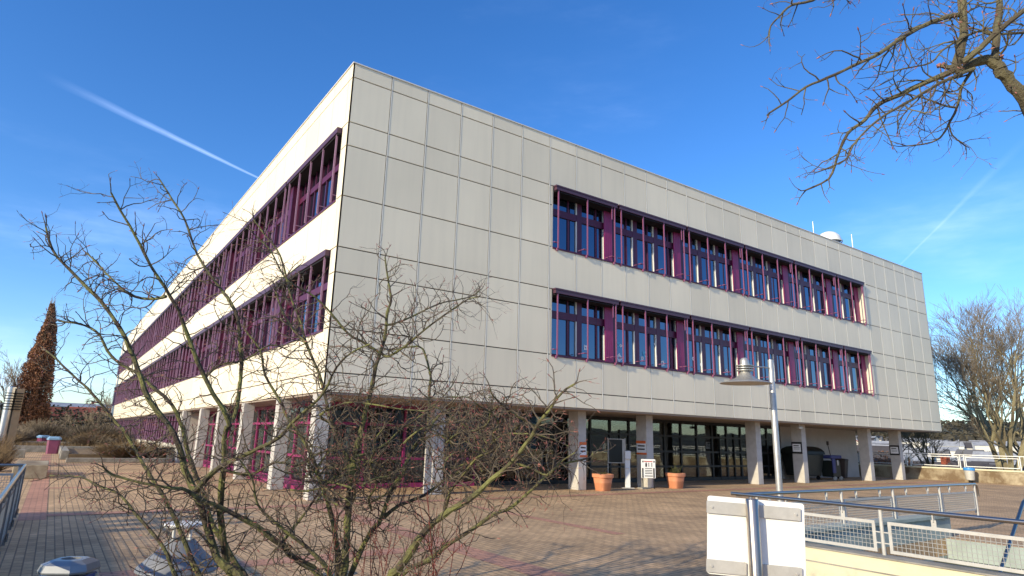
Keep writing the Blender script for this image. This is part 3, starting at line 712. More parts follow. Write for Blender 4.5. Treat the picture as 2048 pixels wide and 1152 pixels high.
k=thing('waste_bin','grey litter bin with bright blue rim in front of the right parapet wall','litter bin',(34.2,-1.72,0))
mb=MB(); mb.lathe([(.16,.12),(.20,.14),(.24,.62),(.24,.64)],(0,0,0),16); mb.build('body','galvp',k,smooth=True)
mb=MB(); mb.lathe([(.255,.62),(.27,.66),(.25,.76),(.0,.78)],(0,0,0),16); mb.build('lid','bluetop',k,smooth=True)
mb=MB(); mb.cyl((0,0,0),(0,0,.14),.09,10); mb.build('foot','slot',k)
# ---------------------------------------------------------------- planters by the entrance
def planter(x,y,label,wild):
    k=thing('planter_pot',label,'planter',(x,y,0),rnd.uniform(-.1,.1))
    def sq(r,z,c=.55,n=5):
        pts=[]
        for cx,cy,a0 in ((r-c*r,r-c*r,0),(-r+c*r,r-c*r,90),(-r+c*r,-r+c*r,180),(r-c*r,-r+c*r,270)):
            for i in range(n): a=R(a0+i*90/(n-1)); pts.append((cx+c*r*math.cos(a),cy+c*r*math.sin(a),z))
        return pts
    prof=[(.20,0),(.215,.015),(.245,.24),(.252,.25),(.252,.27),(.27,.41),(.305,.43),(.31,.53),(.29,.545),(.25,.545),(.24,.47)]
    rings=[sq(r,z) for r,z in prof]; n=20; mb=MB(); vs=sum(rings,[]); fs=[(i*n+j,i*n+(j+1)%n,(i+1)*n+(j+1)%n,(i+1)*n+j) for i in range(len(prof)-1) for j in range(n)]
    fs.append(tuple(range(n))[::-1]); mb.add(vs,fs); mb.build('pot','terra',k,smooth=True)
    mb=MB(); mb.add(sq(.245,.49),[tuple(range(n))]); mb.build('soil','soil',k)
    mb=MB(); r=random.Random(int(x*10))
    for i in range(60 if wild else 45):
        a=r.uniform(0,6.28); q=r.uniform(0,.19); p=Vector((q*math.cos(a),q*math.sin(a),.5)); d=Vector((r.uniform(-.5,.5),r.uniform(-.5,.5),r.uniform(.4,1.2) if wild else r.uniform(.15,.6))); l=r.uniform(.12,.34 if wild else .2)
        mb.tube([p,p+d*l*.6,p+d*l+Vector((0,0,-.02))],[.006,.005,.002],4)
        for t in (.4,.6,.8,1):
            c=p+d*l*t; u=Vector((r.uniform(-1,1),r.uniform(-1,1),r.uniform(-.3,.8))).normalized()*.05; v=u.cross(Vector((r.uniform(-1,1),0,1))).normalized()*.018
            mb.add([tuple(c-v),tuple(c+u*.5),tuple(c+u),tuple(c+v)],[(0,1,2,3)])
    mb.build('plant','leafd',k,recalc=False)
planter(9.95,.38,'left terracotta planter with low sprigs beside the orange-edged notice column',False)
planter(13.6,.38,'right terracotta planter with taller sprigs standing right of the pictogram board',True)
# ---------------------------------------------------------------- notices on columns
def notice(x,z,w,h,label,kind,y=.19):
    k=thing('notice_sign',label,'notice',(x,y,z))
    T=(lambda a,b,c:(a,-b,c))
    if kind=='orange':
        mb=MB(); mb.box((-w/2,.002,-h/2),(w/2,.012,h/2),0,T); mb.build('sheet','paper',k)
        mb=MB(); mb.box((-w/2-.01,.0125,h/2-.10),(w/2,.016,h/2),0,T); mb.box((-w/2,.0125,-h/2),(w/2+.04,.016,-h/2+.07),0,T); mb.build('stripe','orange',k)
        mb=MB(); mb.box((-w*.38,.0125,.04),(w*.38,.015,.085),0,T); mb.box((-w*.38,.0125,-.08),(w*.38,.015,-.03),0,T); mb.build('text_line','ink',k)
    else:
        mb=MB(); mb.box((-w/2,.001,-h/2),(w/2,.03,h/2),0,T); mb.build('frame','black',k)
        mb=MB(); mb.box((-w*.40,.0305,-h*.34),(w*.40,.034,h*.34),0,T); mb.build('sheet','paper',k)
        mb=MB(); mb.box((-w*.30,.0345,h*.14),(w*.22,.037,h*.22),0,T); mb.box((-w*.30,.0345,0),(w*.30,.037,h*.03),0,T); mb.box((-w*.30,.0345,-h*.12),(w*.28,.037,-h*.09),0,T); mb.build('text_line','ink',k)
    return k
def side_notice(x,y,z,w,h,label,kind):
    k=notice(0,0,w,h,label,kind,0); k.location=(x,y,z); k.rotation_euler=(0,0,R(-90)); return k
_n=notice(9.37,1.32,.30,.50,'white notice with orange edges on the column left of the entrance doors','orange',.735)
side_notice(12.495,1.0,1.42,.46,.50,'white notice with orange edges on the column right of the entrance doors','orange')
side_notice(22.785,1.0,1.55,.50,.52,'black framed notice on the column in front of the wheeled bins','black')
side_notice(32.265,1.0,1.55,.50,.52,'black framed notice on the last column of the colonnade','black')
# ---------------------------------------------------------------- entrance furniture
k=thing('hand_sanitiser_stand','slim white hand sanitiser stand before the entrance doors','dispenser',(11.75,1.0,0),R(-35))
mb=MB(); mb.box((-.22,-.18,0),(.22,.18,.02)); mb.build('foot','galvp',k)
mb=MB(); mb.box((-.09,-.05,.02),(.09,.05,1.02)); mb.box((-.12,-.10,.68),(.05,-.05,.70)); mb.build('stand','white',k,bevel=.008)
mb=MB(); mb.box((-.11,-.12,1.0),(.11,.06,1.30)); mb.build('dispenser','white',k,bevel=.03)
k=thing('display_case','tall glazed notice case on two thin legs behind the sanitiser stand','display case',(12.0,1.8,0),R(-30)); k.scale=(.74,1,1)
mb=MB()
for x in (-.45,.45): mb.box((x-.02,-.02,0),(x+.02,.02,1.75))
mb.build('leg','galvp',k)
mb=MB(); mb.box((-.43,-.05,.85),(.43,.03,1.70)); mb.build('case','dgreen',k)
mb=MB()
for a,b in (((-.45,-.06,.83),(.45,-.052,.86)),((-.45,-.06,1.69),(.45,-.052,1.72)),((-.45,-.06,.86),(-.42,-.052,1.69)),((.28,-.06,.86),(.45,-.052,1.69))): mb.box(a,b)
mb.build('case_frame','galvp',k)
k=thing('notice_board','white board with small black pictograms and text lines leaning before the column','notice board',(12.3,.5,0),R(-28)); k.scale=(.74,1,.95)
mb=MB(); mb.box((-.36,-.02,.38),(.36,.02,1.08)); mb.build('board','board',k,bevel=.02)
mb=MB(); 
for x in (-.28,.28): mb.box((x-.05,-.026,.40),(x+.02,-.0205,.75)); mb.box((x-.03,-.026,.96),(x+.03,-.0205,1.02))
mb.box((-.16,-.026,.80),(-.08,-.0205,.92)); mb.box((-.14,-.026,.92),(-.10,-.0205,.96)); mb.box((0,-.026,.80),(.03,-.0205,.95)); mb.box((.15,-.026,.80),(.18,-.0205,.95))
for z in (.73,.66,.60,.54): mb.box((-.18,-.026,z),(.18,-.0205,z+.022))
mb.box((-.2,-.026,.45),(.2,-.0205,.48)); mb.build('pictogram','ink',k)
mb=MB(); mb.box((-.22,-.026,.98),(.2,-.0205,1.01)); mb.build('heading','redink',k)
mb=MB(); mb.box((-.3,-.0,0),(-.26,.05,.38)); mb.box((.26,0,0),(.30,.05,.38)); mb.build('leg','black',k)
mb=MB(); mb.box((-.2,-.12,0),(.2,.12,.05)); o=mb.build('door_stop','copc'); o.location=(12.1,.55,0); tag(o,'flat grey slab on the paving at the foot of the entrance column','slab')
# wheeled bins by the white wall
k=thing('wheeled_container','large dark green wheeled container with curved lid behind the notice column','container',(25.9,2.6,0))
mb=MB(); mb.add([(-.75,-.5,.2),(.75,-.5,.2),(.75,.5,.2),(-.75,.5,.2),(-.95,-.6,1.25),(.95,-.6,1.25),(.95,.6,1.25),(-.95,.6,1.25)],[(0,3,2,1),(4,5,6,7),(0,1,5,4),(1,2,6,5),(2,3,7,6),(3,0,4,7)]); mb.build('body','dgreen',k,bevel=.03)
mb=MB(); n=8
for i in range(n):
    a=math.pi*i/n; b=math.pi*(i+1)/n
    p0=(-1.0*1,-.65*math.cos(a),1.25+.38*math.sin(a)); 
    mb.add([(-1,-.65*math.cos(a),1.25+.38*math.sin(a)),(1,-.65*math.cos(a),1.25+.38*math.sin(a)),(1,-.65*math.cos(b),1.25+.38*math.sin(b)),(-1,-.65*math.cos(b),1.25+.38*math.sin(b))],[(0,1,2,3)])
mb.add([(-1,-.65*math.cos(math.pi*i/n),1.25+.38*math.sin(math.pi*i/n)) for i in range(n+1)],[tuple(range(n+1))]); mb.add([(1,-.65*math.cos(math.pi*i/n),1.25+.38*math.sin(math.pi*i/n)) for i in range(n+1)],[tuple(range(n+1))])
mb.build('lid','dgreen',k)
for x in (-.6,.6):
    mb=MB(); mb.cyl((x-.03,-.4,.1),(x+.03,-.4,.1),.1,12); mb.build('wheel','black',k)
def wbin(loc,rz,label,lidm,bodym,h=1.05):
    k=thing('wheeled_bin',label,'wheeled bin',loc,rz)
    mb=MB(); mb.add([(-.22,-.24,.06),(.22,-.24,.06),(.22,.24,.06),(-.22,.24,.06),(-.29,-.34,h-.08),(.29,-.34,h-.08),(.29,.34,h-.08),(-.29,.34,h-.08)],[(0,3,2,1),(4,5,6,7),(0,1,5,4),(1,2,6,5),(2,3,7,6),(3,0,4,7)]); mb.build('body',bodym,k,bevel=.02)
    mb=MB(); mb.add([(-.32,-.38,h-.08),(.32,-.38,h-.08),(.32,.38,h-.08),(-.32,.38,h-.08),(-.28,-.30,h-.01),(.28,-.30,h-.01),(.28,.34,h+.04),(-.28,.34,h+.04)],[(0,3,2,1),(4,5,6,7),(0,1,5,4),(1,2,6,5),(2,3,7,6),(3,0,4,7)]); mb.build('lid',lidm,k,bevel=.01)
    for x in (-.26,.26):
        mb=MB(); mb.cyl((x-.03,.26,.1),(x+.03,.26,.1),.1,12); mb.build('wheel','black',k)
wbin((28.9,2.3,0),.2,'brown black wheeled bin at the right end of the group by the pale wall','brownp','brownp',1.05)
k=thing('cleaning_cart','dark cleaning cart with navy rim and a broom handle between the bins','cart',(27.6,2.1,0),.1)
mb=MB(); mb.box((-.45,-.3,.15),(.45,.3,.95)); mb.build('body','dgreen',k,bevel=.04)
mb=MB(); mb.box((-.75,-.36,1.05),(.55,.36,1.22)); mb.build('rim','nblue',k,bevel=.05)
mb=MB(); mb.box((-.62,-.38,.35),(-.28,-.31,1.05)); mb.build('sack','nblue',k,bevel=.03)
mb=MB(); mb.box((.02,-.33,.72),(.16,-.305,.98)); mb.build('label_plate','galvp',k)
mb=MB(); mb.cyl((.1,0,1.1),(-.12,.02,1.75),.018,6); mb.box((-.19,-.03,1.72),(-.08,.05,1.92)); mb.build('broom','brownp',k)
for x in (-.35,.35):
    mb=MB(); mb.cyl((x-.03,-.31,.09),(x+.03,-.31,.09),.09,12); mb.build('wheel','galvp',k)
# paper cut-outs on the lower windows
pp=[(9.2,4.75,.16,0,.0),(10.75,5.02,.18,.1,1),(10.9,5.0,.1,.8,0),(10.8,4.55,.24,.7,0),(11.65,4.85,.14,.8,0),(12.0,4.65,.12,.1,0),(12.15,4.80,.22,.2,1),(12.75,5.25,.14,.75,0),(13.1,4.55,.2,.2,0),(14.9,4.9,.12,.8,0),(15.4,4.7,.14,.5,0),(16.2,4.85,.12,.2,1),(17.0,4.6,.13,.6,0)]
base=None
for i,(x,z,s,r,b) in enumerate(pp):
    mb=MB(); h=s/2
    c,sn=math.cos(r),math.sin(r)
    for (u0,u1,v0,v1) in ((-h,h,h*.35,h),(-h,h,-h,-h*.35),(-h,-h*.35,-h*.35,h*.35),(h*.35,h,-h*.35,h*.35)):
        q=[(u*c-v*sn,v*c+u*sn) for u,v in ((u0,v0),(u1,v0),(u1,v1),(u0,v1))]
        mb.add([(x+u,.395,z+v) for u,v in q]+[(x+u,.399,z+v) for u,v in q],[(0,1,2,3),(7,6,5,4),(0,1,5,4),(1,2,6,5),(2,3,7,6),(3,0,4,7)])
    o=mb.build('paper_snowflake','paperb' if b else 'paper')
    tag(o,'blue paper cut-out stuck on the lower window band' if b else 'small white paper cut-out stuck on the lower window band','paper decoration','paper cut-outs on the lower windows')
# ---------------------------------------------------------------- louvred pillar, far left
k=thing('lamp_pillar','pale stone and steel lamp pillar with black louvres at the left picture edge','lamp pillar',(-7.05,19.9,0),R(20))
mb=MB(); mb.box((.02,-.2,0),(.30,.2,3.22)); mb.build('slab','tan',k,bevel=.01)
mb=MB(); mb.lathe([(.17,0),(.17,3.27),(0,3.30)],(-.14,-.02,0),24); mb.build('tube','steel',k,smooth=True)
for i in range(7):
    z=2.30+i*.115; mb=MB(); mb.lathe([(.0,z),(.235,z),(.235,z+.035),(0,z+.035)],(-.10,-.03,0),20); mb.box((-.1,-.26,z),(.26,-.205,z+.035)); mb.build('louvre','slot',k)
# ---------------------------------------------------------------- right parapet with railing
mb=MB(); mb.box((35.0,-40,-.4),(35.35,16,.62)); o=mb.build('parapet_wall','stonew'); tag(o,'long weathered cream parapet wall along the right edge of the plaza','wall')
mb=MB(); mb.box((34.94,-40,.62),(35.41,16,.70)); mb.build('wall_coping','cream',o)
mb=MB(); mb.box((34.72,-40,0),(35.0,-2.6,.55)); mb.build('wall_footing','stonew',o,label='mossy brown lower course of the wall')
def long_rail(label,x,y0,y1,step,zb,zt):
    k=thing('terrace_railing',label,'railing',(x,y0,0))
    mb=MB(); mb.box((-.025,0,zt-.04),(.025,y1-y0,zt)); mb.build('handrail','white',k)
    n=int((y1-y0)/step)
    for i in range(n+1):
        for o_ in (-.1,.1):
            mb=MB(); mb.box((-.02,i*step+o_-.02,zb),(.02,i*step+o_+.02,zt-.041)); mb.build('post','white',k)
    for i in range(n):
        a=i*step+.16; b=(i+1)*step-.16; mb=MB()
        mb.box((-.015,a,zb+.08),(.015,b,zb+.12)); mb.box((-.015,a,zt-.16),(.015,b,zt-.12)); mb.box((-.015,a,zb+.12),(.015,a+.035,zt-.16)); mb.box((-.015,b-.035,zb+.12),(.015,b,zt-.16))
        mb.build('rail_panel','white',k)
long_rail('white painted metal railing on the right parapet wall in front of the big bare tree',35.18,-20,15.5,2.7,.70,1.42)
k=notice(0,0,.5,.42,'small white notice fixed on the dark railing behind the colonnade','black',0); k.location=(35.12,5.6,1.12); k.rotation_euler=(0,0,R(-90)); k.children[0].data.materials[0]=MT['paper']
# ---------------------------------------------------------------- kerbs and planting blocks on the left of the plaza
def block(a,b,label,m='copc'):
    mb=MB(); mb.box(a,b); o=mb.build('planter_kerb',m,bevel=.02); return tag(o,label,'kerb')
block((-6.25,9.7,0),(-5.35,13.2,.42),'square concrete block beside the red paving band left of the path','stonew')
block((-4.7,21.2,0),(-.2,21.55,.20),'long low kerb in front of the dry grass mound')
block((-4.9,24.5,0),(-4.55,35,.45),'raised kerb running back beside the nearer purple bin')
block((-14,36,0),(-.2,36.5,.40),'long dark kerb crossing the end of the paving')
block((-14,43,0),(-.2,43.4,.55),'second dark kerb behind the purple bins')
block((-9,26.5,0),(-6.4,27.0,.42),'short grey kerb left of the path behind the square block')
mb=MB(); mb.box((-4.54,24.4,.0),(-.1,35.9,.28)); mb.box((-4.5,21.56,0),(-.1,24.39,.12)); mb.box((-14,36.51,0),(0,42.99,.3)); mb.box((-16,43.41,0),(0,60,.4)); mb.build('planting_soil','dgrass',kind='structure')
